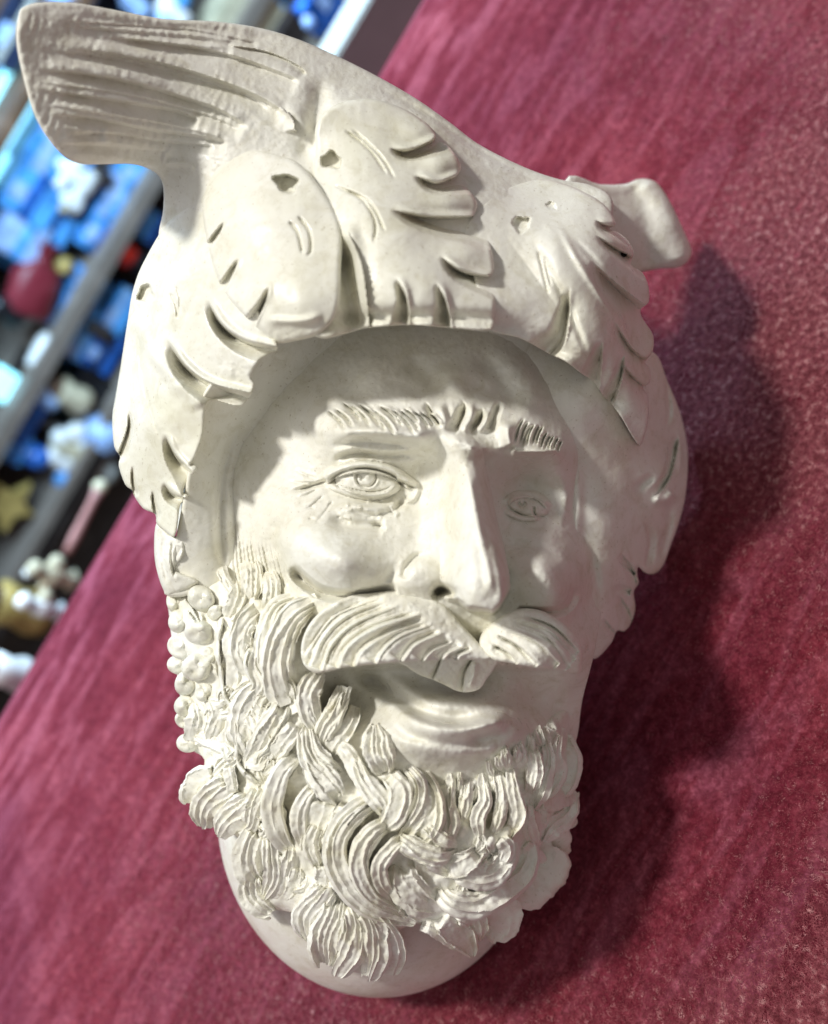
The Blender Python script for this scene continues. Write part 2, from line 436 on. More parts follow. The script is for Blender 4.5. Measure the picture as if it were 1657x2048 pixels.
# side strands on the temple
for i in range(13):
    x = 466 + i * 7.5
    face.st([(x - 8 + i, 1040 + 3 * i), (x, 1085), (x + 4 + i * .8, 1135), (x + 12 + i, 1180)], 4.0, 6 + (i % 3) * 2, 'wedge', .4, .1, n=4)
# mouth
m = sst(1318, 1345, V) * (1 - sst(1400, 1470, V)) * sst(610, 680, U) * (1 - sst(1060, 1160, U))
face.Z -= 46 * m
face.st([(690,1345),(742,1362),(790,1398),(850,1430),(915,1440),(985,1428)], 15, 58, 'groove', .2, .25)
face.st([(738,1350),(772,1392),(825,1428),(885,1448),(945,1452),(995,1441),(1022,1424)], 15, 46, 'ridge', .25, .12)
face.st([(760,1425),(815,1466),(885,1486),(955,1484),(1010,1462)], 13, 26, 'groove', .3, .25)
face.st([(745,1338),(800,1368),(870,1404),(950,1412),(1010,1396)], 15, 22, 'ridge', .3, .3)
face.blob(812, 1425, 34, 46, 24, -35).blob(885, 1486, 80, 28, 34, 8)
face.st([(1015,1436),(1010,1462),(980,1474),(930,1476)], 14, 18, 'groove', .2, .3)
face.blob(690, 1400, 50, 50, -26)
# pitted tool marks
face.rough(26, 3.5, 1).rough(9, 1.2, 3, 2).rough(160, 8, 2, 2)
Zr = 7 * np.abs(fbm(U, V, 13, 3, 2)) * np.exp(-(((U - 800) / 90) ** 2 + ((V - 900) / 30) ** 2))
face.Z += Zr + 9 * fbm(U, V, 10, 3, 1) * np.exp(-(((U - 950) / 38) ** 2 + ((V - 893) / 20) ** 2))
face.build('face', SKIN, 140, sharp=60)

# lining of the helmet ---------------------------------------------
linZ = tps([(330,1150,-70),(400,1170,-60),(430,1050,-40),(420,900,-15),(460,800,10),(540,700,10),(500,900,-120),(520,1050,-140),(700,660,-70),(900,650,-70),(1000,660,-70),(1100,720,-80),(1200,800,-70),(860,1100,-200),
 (1290,880,-215),(1340,800,-330),(1372,900,-400),(1330,950,-250),(1280,980,-215),(1200,950,-130),(1150,1000,-120),(1170,1150,-125),(1240,1100,-180),(1320,1100,-330),(1290,1140,-280),(1210,1250,-185),(1190,1310,-230),(1260,1220,-300),(1130,1250,-150),(1230,1000,-150),(700,1200,-200)])
lin = HF([(330,1188),(352,1080),(370,980),(385,880),(400,800),(480,690),(560,620),(760,600),(960,600),(1120,640),(1240,700),(1308,705),(1335,762),(1362,830),(1376,905),(1372,985),(1360,1040),(1342,1090),(1327,1130),(1310,1147),(1292,1146),(1277,1134),(1275,1150),(1278,1166),(1268,1184),(1271,1215),(1264,1243),(1250,1262),(1234,1262),(1222,1287),(1190,1318),(1165,1300),(1100,1320),(900,1250),(600,1250),(430,1192)], linZ, 2.2)
lin.roll(9, 12)
lin.st([(1290,1140),(1300,1080),(1285,1035)], 16, 26, 'wedge', .3, .5)
lin.st([(1262,1184),(1240,1178),(1225,1184)], 10, 26, 'vcut', .05, .6)
lin.st([(1270,1150),(1255,1136),(1235,1120)], 12, 26, 'wedge', .05, .6)
lin.st([(1330,750),(1340,820),(1331,862)], 5, 14, 'groove', .3, .3).st([(1357,870),(1340,950),(1305,1000)], 16, 40, 'wedge', .2, .3)
lin.st([(1355,850),(1362,900),(1358,960)], 5, 10, 'ridge', .3, .3)
lin.st([(1312,950),(1290,965),(1268,985)], 8, 16, 'groove', .3, .3).st([(1340,1000),(1338,1050),(1322,1120)], 9, 16, 'groove', .2, .2)
lin.st([(1240,1105),(1262,1135),(1272,1160)], 12, 22, 'wedge', .3, 0, w2=18).st([(1236,1190),(1254,1215),(1264,1240)], 9, 20, 'wedge', .3, 0, w2=15).st([(1205,1235),(1226,1262),(1236,1280)], 8, 18, 'wedge', .3, 0, w2=14)
lin.st([(1303,995),(1330,1000),(1348,985)], 10, 24, 'ridge', .3, .1)
lin.st([(1178,1070),(1190,1140),(1203,1215)], 9, 12, 'groove', .4, .4).st([(1150,900),(1156,1000),(1150,1100),(1158,1200)], 12, 14, 'ridge', .3, .3)
lin.st([(1155,950),(1215,1080),(1215,1250)], 32, 6, 'ridge', .3, .3)
lin.st([(450,1150),(440,1050),(450,930),(490,830)], 9, 16, 'groove', .2, .3)
lin.rough(40, 3.5, 0).rough(200, 14, 3, 2)
lin.build('helmet_lining', SKIN, 200, sharp=55)

# crest of the helmet and plume --------------------------------------
crestZ = tps([(50,30,300),(60,180,290),(130,315,225),(250,60,180),(250,180,195),(250,320,140),(420,50,70),(420,140,110),(420,250,110),(340,345,50),(330,420,0),(320,480,-20),(400,420,80),
 (560,75,0),(600,170,60),(590,270,90),(470,300,105),(700,130,-40),(720,210,35),(830,200,-60),(840,300,60),(960,290,-80),(960,400,70),(1060,345,-80),(1060,440,50),(1160,375,-90),(1150,450,10),(1210,400,-70),(1200,470,-40),(700,450,100),(1000,560,90),(450,560,90),(800,620,80)])
crest = HF([(48,14),(80,5),(150,6),(230,20),(330,38),(430,43),(520,56),(600,80),(680,115),(750,150),(830,196),(900,245),(960,290),(1050,335),(1120,359),(1180,370),(1225,400),(1210,470),(1120,600),(900,640),(600,640),(400,620),(340,560),(318,480),(327,420),(326,368),(308,343),(270,329),(220,328),(165,328),(128,312),(92,270),(66,220),(46,150),(33,80),(38,30)], crestZ, 2.0)
crest.roll(9, 9)
R1 = [([(110,52),(250,66),(380,78),(470,92)],11,9),([(190,75),(330,90),(450,112),(560,150),(600,168)],10,14),([(130,98),(230,112),(340,135),(450,170),(520,200),(575,235)],10,18),
      ([(60,140),(160,150),(270,170),(370,200),(440,225),(495,258)],10,17),([(70,180),(170,195),(280,212),(350,225),(400,245)],9,14),([(90,230),(190,240),(300,262),(390,275),(455,288)],9,14)]
R1 += [([(75,100),(180,112),(300,135),(400,162),(500,195),(540,225)],6,7), ([(60,165),(170,178),(300,200),(420,235),(480,262)],6,7), ([(80,210),(200,228),(330,250),(440,278)],6,6), ([(120,270),(220,268),(330,285),(430,296)],7,8), ([(90,40),(220,50),(380,62),(520,90)],6,6), ([(110,290),(220,292),(330,305)],7,8)]
R1 = [(p, w * 1.1, h * .85) for p, w, h in R1]
for pts, w, h in R1:
    crest.st(pts, w * 2.0, h * 1.15, 'wedge', .25, .04, w2=w * 3.2)
    q = [(x - 2, y - 12) for x, y in pts]
    crest.st(q, 11, h * .45, 'ridge', .2, .06)
crest.st([(430,88),(530,104),(595,132),(613,150)], 6, 12, 'wedge', .3, .04, w2=13).st([(560,212),(585,235),(592,264)], 10, 26, 'step', .2, .1)
crest.st([(140,30),(300,52),(430,60),(560,84)], 9, 6, 'groove').st([(240,75),(330,84),(420,92),(540,96)], 5, 5, 'ridge')
crest.st([(205,258),(215,275),(208,290)], 9, 6, 'ridge').st([(330,325),(380,330),(378,345)], 6, 10, 'ridge')
crest.st([(618,150),(640,195),(618,290),(600,330)], 20, 22, 'groove', .3, .2).st([(640,170),(740,230),(860,290),(960,360),(1050,410)], 14, 10, 'ridge', .3, .4)
crest.st([(560,212),(600,235),(630,300)], 13, 14, 'ridge', .3, .2)
crest.st([(720,160),(850,225),(960,300),(1080,365)], 6, 7, 'groove', .3, .3)
crest.blob(1043, 448, 18, 17, 20, 0, 'pit').blob(1103, 411, 11, 7, 9, 20, 'pit')
crest.rough(30, 2.5, 0).rough(9, 1.2, 2).rough(120, 8, 1, 2)
# faint cross ribs in the flutes
crest.Z += 0.7 * np.sin((crest.U + 0.35 * crest.V) / 3.2 + 3 * fbm(crest.U, crest.V, 40, 2, 1)) * sst(560, 470, crest.U) * sst(.0, .3, fbm(crest.U, crest.V, 50, 2, 3))
crest.build('plume', PLUME, 150, back=True, zmin=None, sharp=60)

# shank ---------------------------------------------------------------
shZ = tps([(1150,370,-200),(1150,480,-180),(1250,375,-330),(1250,450,-305),(1250,540,-340),(1310,370,-370),(1330,450,-355),(1370,520,-400),(1290,540,-380),(1380,490,-400)])
sh = HF([(1130,362),(1200,369),(1250,368),(1278,358),(1306,361),(1325,378),(1345,412),(1368,462),(1383,500),(1376,522),(1356,535),(1320,538),(1290,543),(1220,560),(1140,540)], shZ, 2.0)
sh.roll(18, 26).st([(1285,360),(1335,430),(1362,530)], 20, 10, 'ridge', .1, .1).st([(1262,366),(1290,430),(1300,540)], 18, 9, 'groove', .1, .1).rough(40, 5, 1)
sh.build('shank', SKIN, 230, sharp=60)

# leaves on the helmet ---------------------------------------------------
def leaf_cut(h, pts, w0, w1, d, side=1, pre=True):
    (xa, ya), (xb, yb) = pts[-2], pts[-1]; q_ = 30 / (math.hypot(xb - xa, yb - ya) + 1e-6)
    p = list(pts) + [(xb + (xb - xa) * q_, yb + (yb - ya) * q_)]
    h.st(p, w0 * 2.0, d * 1.4, 'wedge', .35, 0, w2=w1 * 1.9)
    h.st(p, w0, d * .30, 'groove', .3, 0, w2=w1 * 1.3)
    h.st([(x + 2, y - 9) for x, y in p], 8, d * .4, 'ridge', .35, .0)
# right hand leaf
rlZ = tps([(980,420,95),(1000,560,165),(990,650,185),(1100,700,150),(1100,380,-30),(1120,480,85),(1120,600,115),(1180,700,110),(1220,520,50),(1225,430,-10),(1290,560,-50),(1290,650,-80),(1240,620,20),(1300,720,-105),(1240,740,-5),(1190,765,60),(1250,840,-45),(1285,880,-105),(1298,800,-120),(1270,500,-50)])
rl = HF([(930,470),(960,420),(1010,380),(1080,358),(1130,368),(1172,386),(1205,406),(1226,432),(1231,450),(1215,458),(1236,464),(1256,481),(1268,505),(1262,529),(1285,545),(1297,572),(1298,604),(1282,618),(1284,634),(1293,648),(1307,672),(1306,702),(1291,724),(1300,738),(1301,764),(1286,776),(1297,792),(1298,830),(1291,868),(1280,891),(1262,868),(1245,838),(1222,806),(1206,790),(1188,764),(1165,748),(1130,722),(1096,706),(1040,676),(985,663),(968,640),(950,560)], rlZ, 2.0, 3)
_w = np.maximum(sst(1010, 1120, rl.U), sst(470, 620, rl.V))
_t = np.clip(rl.D / 8, 0, 1)
rl.Z = crestZ(rl.U, rl.V) * (1 - _w) + rl.Z * _w + 0.6 + 2.4 * _w - _w * 10 * (1 - (1 - (1 - _t) ** 2.4) ** (1 / 2.4))
for pts, a, b, d in [([(1190,440),(1210,452),(1238,458)],4,18,30),([(1190,470),(1225,495),(1268,520)],4,14,26),([(1180,520),(1225,570),(1285,622)],7,36,44),([(1225,640),(1262,700),(1296,724)],5,15,22),
                     ([(1240,720),(1262,752),(1292,776)],4,15,22),([(1140,572),(1135,630),(1124,680),(1098,712)],5,30,42),([(1205,680),(1200,720),(1192,768)],5,26,40),([(1250,700),(1240,760),(1222,806)],4,18,30)]:
    leaf_cut(rl, pts, a, b, d)
# bright thick lower edge
for pts in ([(985,655),(1040,668),(1092,698)], [(1100,700),(1140,716),(1186,758)], [(1192,766),(1215,786),(1224,800)], [(1228,806),(1262,858),(1280,886)]):
    rl.st(pts, 26, 34, 'groove', 0, 0)
rl.st([(1076,500),(1086,540),(1098,590)], 3, 7, 'groove').st([(1090,510),(1096,545),(1104,575)], 3, 5, 'groove')
rl.blob(1043, 448, 18, 17, 20, 0, 'pit').blob(1103, 411, 11, 7, 9, 20, 'pit')
rl.st([(1110,440),(1180,560),(1240,640),(1280,690)], 7, 10, 'ridge', .3, .2).st([(1060,470),(1130,600),(1180,720)], 7, 9, 'groove', .3, .2).st([(1140,470),(1210,540),(1262,600)], 6, 9, 'groove', .3, .2)
rl.st([(1030,400),(1120,520),(1230,700),(1275,860)], 26, 10, 'ridge', .3, .2).rough(35, 2.5, 2).rough(140, 12, 1, 2)
Ur, Vr = rl.U, rl.V
rl.Z += 3 * fbm(Ur, Vr, 12, 3, 1) * sst(55, 0, np.abs(Vr - (668 + 0.35 * np.clip(Ur - 1000, 0, 400))))
rl.build('leaf', SKIN, 60, sharp=55, label='broad leaf at the right of the helmet with a row of notched lobes')

# dark dot (a drilled pin hole)
def tube_disc(u, v, z, r, h, mat, name, label=None):
    a = np.linspace(0, 2 * math.pi, 17)[:-1]
    vt = [(u, v, z + h * .4)] + [(u + r * math.cos(t), v + r * math.sin(t), z + h) for t in a] + [(u + r * math.cos(t), v + r * math.sin(t), z - 10) for t in a]
    arr = np.array(vt); f = []
    for i in range(16):
        j = (i + 1) % 16
        f.append((0, 1 + j, 1 + i, 1 + i)); f.append((1 + i, 1 + j, 17 + j, 17 + i))
    vv = P(arr[:, 0], arr[:, 1], arr[:, 2]) 
    me = bpy.data.meshes.new(name); me.from_pydata([tuple(x - ORG) for x in vv], [], [tuple(dict.fromkeys(q)) for q in f]); me.materials.append(mat)
    o = bpy.data.objects.new(name, me); COL.objects.link(o); o.parent = ROOT
    if label: o['label'] = label
    return o
DARK, nt_, N_, L_, b_ = mat_new('dark_hole'); b_.inputs['Base Color'].default_value = (0.008, 0.006, 0.005, 1)
zz = rl.Z[np.searchsorted(rl.vs, 508), np.searchsorted(rl.us, 1249)]
tube_disc(1249, 508, zz, 6.0, 9.0, DARK, 'pin_hole', 'tiny black round hole near the edge of the right leaf')

# centre right leaf
crZ = tps([(640,240,110),(740,210,90),(850,260,70),(700,330,150),(800,340,140),(900,320,95),(935,400,110),(700,440,190),(800,450,200),(900,480,170),(980,470,125),(740,560,235),(850,570,240),(960,560,190),(980,640,205),(870,640,235),(760,640,230),(640,300,110),(690,510,190)])
cr = HF([(632,300),(630,262),(642,232),(680,206),(740,197),(800,214),(850,244),(872,270),(866,288),(884,284),(905,300),(922,332),(914,352),(896,362),(922,366),(942,384),(956,410),(946,434),(928,446),(968,444),(976,472),(985,505),(989,540),(976,560),(990,574),(991,620),(988,652),(974,661),(900,656),(820,650),(736,656),(690,668),(640,676),(600,640),(600,500),(620,400),(628,340)], crZ, 2.0, 4)
cr.roll(10, 14, 2.4)
for pts, a, b, d in [([(778,296),(815,306),(872,284)],4,20,44),([(828,352),(870,370),(905,362)],4,18,38),([(780,420),(850,438),(940,442)],4,30,42),([(880,512),(920,545),(984,560)],4,22,42),
                     ([(792,556),(812,600),(812,656)],4,22,44),([(872,566),(890,605),(898,658)],4,24,44)]:
    leaf_cut(cr, pts, a, b, d)
cr.blob(835, 262, 46, 18, 12, 25).blob(880, 320, 40, 24, 16, 15).blob(905, 405, 45, 26, 18, 15).blob(930, 500, 45, 34, 18, 10)
cr.st([(688,258),(740,300),(775,350)], 2.6, 9, 'groove').st([(702,256),(760,310),(792,360)], 2.6, 7, 'groove').st([(666,370),(720,395),(750,440),(748,490)], 2.8, 9, 'groove').st([(690,380),(740,405),(772,466)], 2.6, 8, 'groove')
cr.blob(663, 321, 22, 17, 38, 10, 'pit')
cr.st([(640,640),(820,632),(985,640)], 16, 22, 'groove', 0, 0).rough(45, 2.5, 2).rough(150, 14, 0, 2)
cr.st([(690,440),(712,500),(722,560),(735,640)], 14, 16, 'ridge', .2, .1)
# hollow between this leaf and the round one
cr.st([(672,470),(690,540),(704,600),(710,665)], 26, 66, 'groove', .3, 0).st([(690,450),(722,520),(735,600),(740,655)], 9, 22, 'step', .3, 0)
cr.Z += 3.5 * fbm(cr.U, cr.V, 12, 3, 1) * sst(630, 655, cr.V)
cr.build('leaf', WAX, 130, sharp=55, label='largest leaf over the brow with scalloped lobes down its right edge')

# round centre leaf
ceZ = tps([(480,310,110),(560,320,130),(410,400,105),(420,500,120),(500,420,165),(600,420,185),(560,520,210),(660,500,215),(450,580,150),(500,630,190),(600,620,240),(660,620,235),(620,670,215),(550,680,190),(660,400,175)])
ce = HF([(405,420),(412,378),(432,340),(470,308),(505,299),(560,311),(600,328),(640,372),(670,420),(684,470),(682,540),(680,600),(668,640),(640,668),(600,680),(552,686),(520,660),(480,622),(442,572),(420,508)], ceZ, 2.0, 5)
ce.roll(13, 16, 2.4)
for pts, a, b, d in [([(452,440),(436,468),(414,498)],3,7,24),([(480,514),(464,548),(448,580)],3,11,32),([(540,568),(530,604),(506,652)],3,15,36)]:
    leaf_cut(ce, pts[::1], a, b, d)
ce.st([(577,441),(596,466),(606,510)], 2.8, 9, 'groove').st([(595,430),(618,462),(622,500),(612,514)], 2.8, 9, 'groove')
ce.blob(573, 366, 25, 19, 46, 20, 'pit').rough(60, 2.5, 1).rough(160, 8, 3, 2).st([(530,640),(600,642),(650,630)], 8, 9, 'ridge', .2, .2)
ce.Z += 3 * fbm(ce.U, ce.V, 13, 3, 2) * sst(648, 672, ce.V)
ce.build('leaf', WAX, 130, sharp=55, label='smooth round leaf in the middle of the helmet with a drilled hole at its top')

# left leaf
leZ = tps([(330,450,0),(300,520,-30),(270,600,-60),(255,700,-75),(240,800,-85),(235,880,-90),(380,450,60),(420,520,100),(350,560,50),(400,640,95),(330,700,35),(470,650,140),(545,690,185),(500,760,130),(410,740,90),(420,800,95),(300,850,10),(390,880,60),(270,960,-60),(350,960,15),(370,940,45),(330,1040,-20),(300,1010,-50),(350,1070,0)])
le = HF([(318,470),(340,440),(400,400),(440,420),(480,560),(530,640),(556,692),(548,704),(524,716),(508,738),(503,756),(510,770),(499,796),(482,812),(450,806),(424,800),(411,816),(407,867),(391,914),(382,930),(390,930),(396,938),(384,950),(376,962),(366,988),(372,986),(378,993),(368,1003),(360,1012),(356,1045),(349,1074),(332,1064),(314,1048),(311,1028),(287,1017),(268,990),(266,981),(251,969),(238,931),(241,912),(229,893),(225,836),(232,790),(242,730),(256,640),(264,590),(278,545),(298,505)], leZ, 2.0, 3)
le.roll(8, 11, 2.4)
for pts, a, b, d in [([(415,598),(441,650),(486,684),(550,700)],6,20,52),([(332,674),(370,736),(422,774),(498,796)],7,30,58),([(330,867),(349,912),(378,946)],4,22,36),([(327,963),(343,990),(366,1000)],4,18,30)]:
    leaf_cut(le, pts, a, b, d)
for pts, a, b, d in [([(259,820),(256,860),(241,905)],4,20,30),([(266,930),(264,955),(267,985)],4,12,22),([(306,980),(305,1000),(309,1028)],4,15,24)]:
    le.st(pts[::-1], b, d, 'wedge', 0, .35, w2=a)
le.st([(340,585),(352,610),(355,640)], 2.6, 7, 'groove').st([(352,570),(360,600),(356,635)], 2.6, 6, 'groove')
le.st([(270,620),(300,700),(340,750),(360,800)], 12, 12, 'ridge', .2, .3).st([(275,640),(285,760),(310,850),(330,900)], 3, 6, 'groove', .3, .3)
le.st([(345,755),(390,790),(405,820)], 16, 14, 'ridge', .3, .2)
le.blob(292, 588, 16, 19, 26, 0, 'pit').rough(35, 2.5, 0).rough(130, 10, 2, 2)
le.Z += 5 * fbm(le.U, le.V, 11, 3, 3) * np.exp(-(((le.U - 480) / 40) ** 2 + ((le.V - 740) / 20) ** 2))
le.build('leaf', WAX, 110, sharp=55, label='long left leaf of the helmet hanging down past the temple with torn edges')

sl = HF([(314,1045),(340,1070),(368,1076),(366,1110),(352,1140),(392,1158),(392,1170),(350,1188),(334,1190),(318,1155),(309,1105)], tps([(314,1050,-70),(366,1080,-25),(340,1120,-30),(312,1110,-85),(335,1185,-70),(390,1165,-40)]), 2.0, 4)
sl.roll(10, 16).st([(346,1078),(344,1120),(352,1160)], 5, 12, 'wedge', .2, .2).st([(328,1070),(326,1120),(336,1170)], 4, 8, 'groove', .2, .2).st([(360,1090),(352,1120),(352,1150)], 6, 14, 'groove').rough(20, 4, 1)
sl.build('leaf', SKIN, 90, sharp=55, label='small pleated leaf above the bunch of grapes')

# ------------------------------------------------------------------ solid core, bowl
def ellipsoid(name, c, r, mat, rough=0, nu=96, nv=64, label=None):
    th = np.linspace(0, 2 * math.pi, nu + 1)[:-1]; ph = np.linspace(0.02, math.pi - 0.02, nv)
    T, Q = np.meshgrid(th, ph)
    u = c[0] + r[0] * np.sin(Q) * np.cos(T); v = c[1] + r[1] * np.sin(Q) * np.sin(T); z = c[2] + r[2] * np.cos(Q)
    z = z + rough * fbm(u, v, 60, 3, 1)
    i = np.arange(nu * nv).reshape(nv, nu); j = np.roll(i, -1, 1)
    f = np.stack([i[:-1].ravel(), i[1:].ravel(), j[1:].ravel(), j[:-1].ravel()], 1)
    vt = P(u.ravel(), v.ravel(), z.ravel())
    return mesh_obj(name, vt, f, mat, 0, label)
ellipsoid('bowl', (760, 1620, -420), (326, 376, 330), SKIN, 2)
ellipsoid('head_core', (790, 930, -390), (450, 520, 270), SKIN, 4)

# ------------------------------------------------------------------ beard mass
bd = HF([(345,1190),(430,1150),(520,1180),(570,1260),(610,1340),(640,1440),(700,1500),(800,1540),(900,1556),(1010,1520),(1090,1440),(1140,1420),(1152,1490),(1150,1590),(1120,1640),(1085,1690),(1060,1745),(1010,1790),(1000,1840),(950,1850),(930,1880),(870,1850),(800,1860),(780,1930),(720,1945),(655,1925),(625,1870),(600,1830),(540,1815),(500,1780),(495,1700),(455,1660),(405,1640),(395,1580),(410,1520),(375,1490),(365,1420),(352,1330),(340,1240)], lambda u, v: headZ(u, v) + 9, 2.2, 4)
U, V = bd.U, bd.V
bd.roll(30, 50)
bd.rough(46, 26, 1, 3)
for i in range(230):
    x = rnd.uniform(350, 1150); y = rnd.uniform(1190, 1930)
    a = math.pi / 2 + (0.5 if x < 700 else -0.35) * math.sin(y / 70.0) + rnd.uniform(-.5, .5)
    L = rnd.uniform(30, 75); b = a + rnd.uniform(-.9, .9)
    p = [(x, y), (x + L * .5 * math.cos(a), y + L * .5 * math.sin(a)), (x + L * .5 * (math.cos(a) + math.cos(b)), y + L * .5 * (math.sin(a) + math.sin(b)))]
    bd.st(p, rnd.uniform(6, 14), rnd.uniform(9, 20), rnd.choice(['wedge', 'ridge', 'step']), .3, .3, n=3)
rib = [(445,1230),(436,1293),(442,1342),(448,1390),(465,1420),(472,1478),(478,1532),(518,1569)]
bd.st(rib, 5, 26, 'bead', .05, .05)
bd.build('beard', CHALK, 130, sharp=60, label='tangled carved beard under the separate curls')

# ------------------------------------------------------------------ moustache
def mo(outline, zc, cuts, name, label, depth=110):
    h = HF(outline, tps(zc), 1.8, 5)
    h.roll(9, 13)
    for p, w, d in cuts:
        h.st(p, w * 2.6, d * 1.25, 'wedge', .2, .02, w2=w * 3.6)
        q = [(x + 3, y + 4) for x, y in p]
        h.st(q, 3.5, d * .3, 'ridge', .2, .05)
    for p, w, d in cuts:
        for k in range(3):
            a_ = rnd.uniform(-11, 11); b_ = a_ + rnd.uniform(-5, 5)
            q = [(x + a_ * (1 - i / 3) + b_ * i / 3, y + (a_ + b_) * .35) for i, (x, y) in enumerate(p)]
            h.st(q, rnd.uniform(3.5, 7), rnd.uniform(4, 9), rnd.choice(['wedge', 'wedge', 'ridge']), rnd.uniform(.1, .5), rnd.uniform(.05, .4))
    h.rough(12, 3, 1).rough(50, 5, 2)
    h.Z += 14 + 14 * sst(1220, 1320, h.V)
    return h.build(name, CHALK, depth, sharp=60, label=label)
mo([(842,1182),(800,1180),(745,1186),(700,1192),(655,1214),(622,1244),(604,1285),(606,1325),(630,1346),(662,1342),(700,1334),(800,1324),(900,1320),(985,1317),(962,1290),(925,1250),(885,1205)],
   [(842,1182,66),(745,1188,90),(660,1220,115),(610,1290,110),(640,1340,125),(700,1270,155),(800,1250,150),(700,1330,160),(820,1320,165),(900,1260,96),(930,1310,105),(985,1317,90),(760,1220,132)],
   [([(775,1196),(690,1226),(640,1272),(616,1332)],9,16),([(800,1206),(711,1240),(660,1285),(640,1340)],8,13),([(846,1222),(753,1250),(694,1289),(672,1336)],9,18),([(855,1236),(780,1262),(722,1300),(706,1334)],8,14),
    ([(864,1246),(800,1268),(764,1298),(749,1326)],8,16),([(884,1262),(829,1285),(800,1322)],8,14),([(905,1280),(863,1298),(842,1322)],7,14),([(925,1290),(895,1304),(880,1320)],7,12),([(945,1298),(920,1308),(912,1320)],6,10),
    ([(740,1200),(668,1230),(628,1280),(608,1310)],6,8)], 'moustache', 'left half of the moustache, thick and combed outward')
mo([(985,1318),(960,1290),(968,1262),(1000,1235),(1030,1220),(1060,1217),(1095,1226),(1135,1254),(1160,1288),(1164,1330),(1155,1348),(1110,1338),(1060,1334),(1020,1326)],
   [(960,1290,85),(1000,1240,92),(1060,1222,98),(1095,1230,92),(1060,1280,130),(1120,1270,115),(1162,1300,55),(1155,1345,45),(1100,1330,115),(1020,1320,115),(985,1318,95)],
   [([(1020,1240),(1091,1258),(1152,1320)],5,8),([(1007,1262),(1070,1284),(1118,1330)],7,11),([(1000,1276),(1040,1296),(1075,1332)],7,13),([(985,1290),(1015,1306),(1035,1328)],6,12),([(1050,1232),(1110,1256),(1158,1305)],5,7),([(1030,1250),(1100,1280),(1140,1336)],5,8)],
   'moustache', 'right half of the moustache, in the shade of the nose')
MID = []
fr = HF([(800,1316),(985,1312),(990,1335),(975,1356),(962,1376),(940,1384),(915,1382),(890,1370),(868,1360),(840,1350),(815,1334)], tps([(800,1318,125),(985,1316,90),(975,1350,70),(940,1380,75),(890,1350,100),(840,1345,105)]), 1.8, 4)
fr.roll(8, 10).st([(882,1318),(876,1335),(866,1358)], 5, 24, 'wedge', 0, 0, w2=11).st([(945,1318),(930,1345),(925,1380)], 7, 26, 'wedge', 0, 0, w2=16).st([(952,1322),(948,1350),(938,1376)], 5, 14, 'ridge').rough(12, 4, 2)
for a_ in ([(960,1288),(948,1306),(928,1326)],[(968,1296),(966,1316),(958,1338)],[(985,1290),(996,1308),(1012,1330)],[(1000,1286),(1022,1304),(1044,1334)],[(976,1290),(982,1310),(986,1334)]):
    MID.append(a_)
fr.build('moustache_fringe', CHALK, 60, sharp=50)

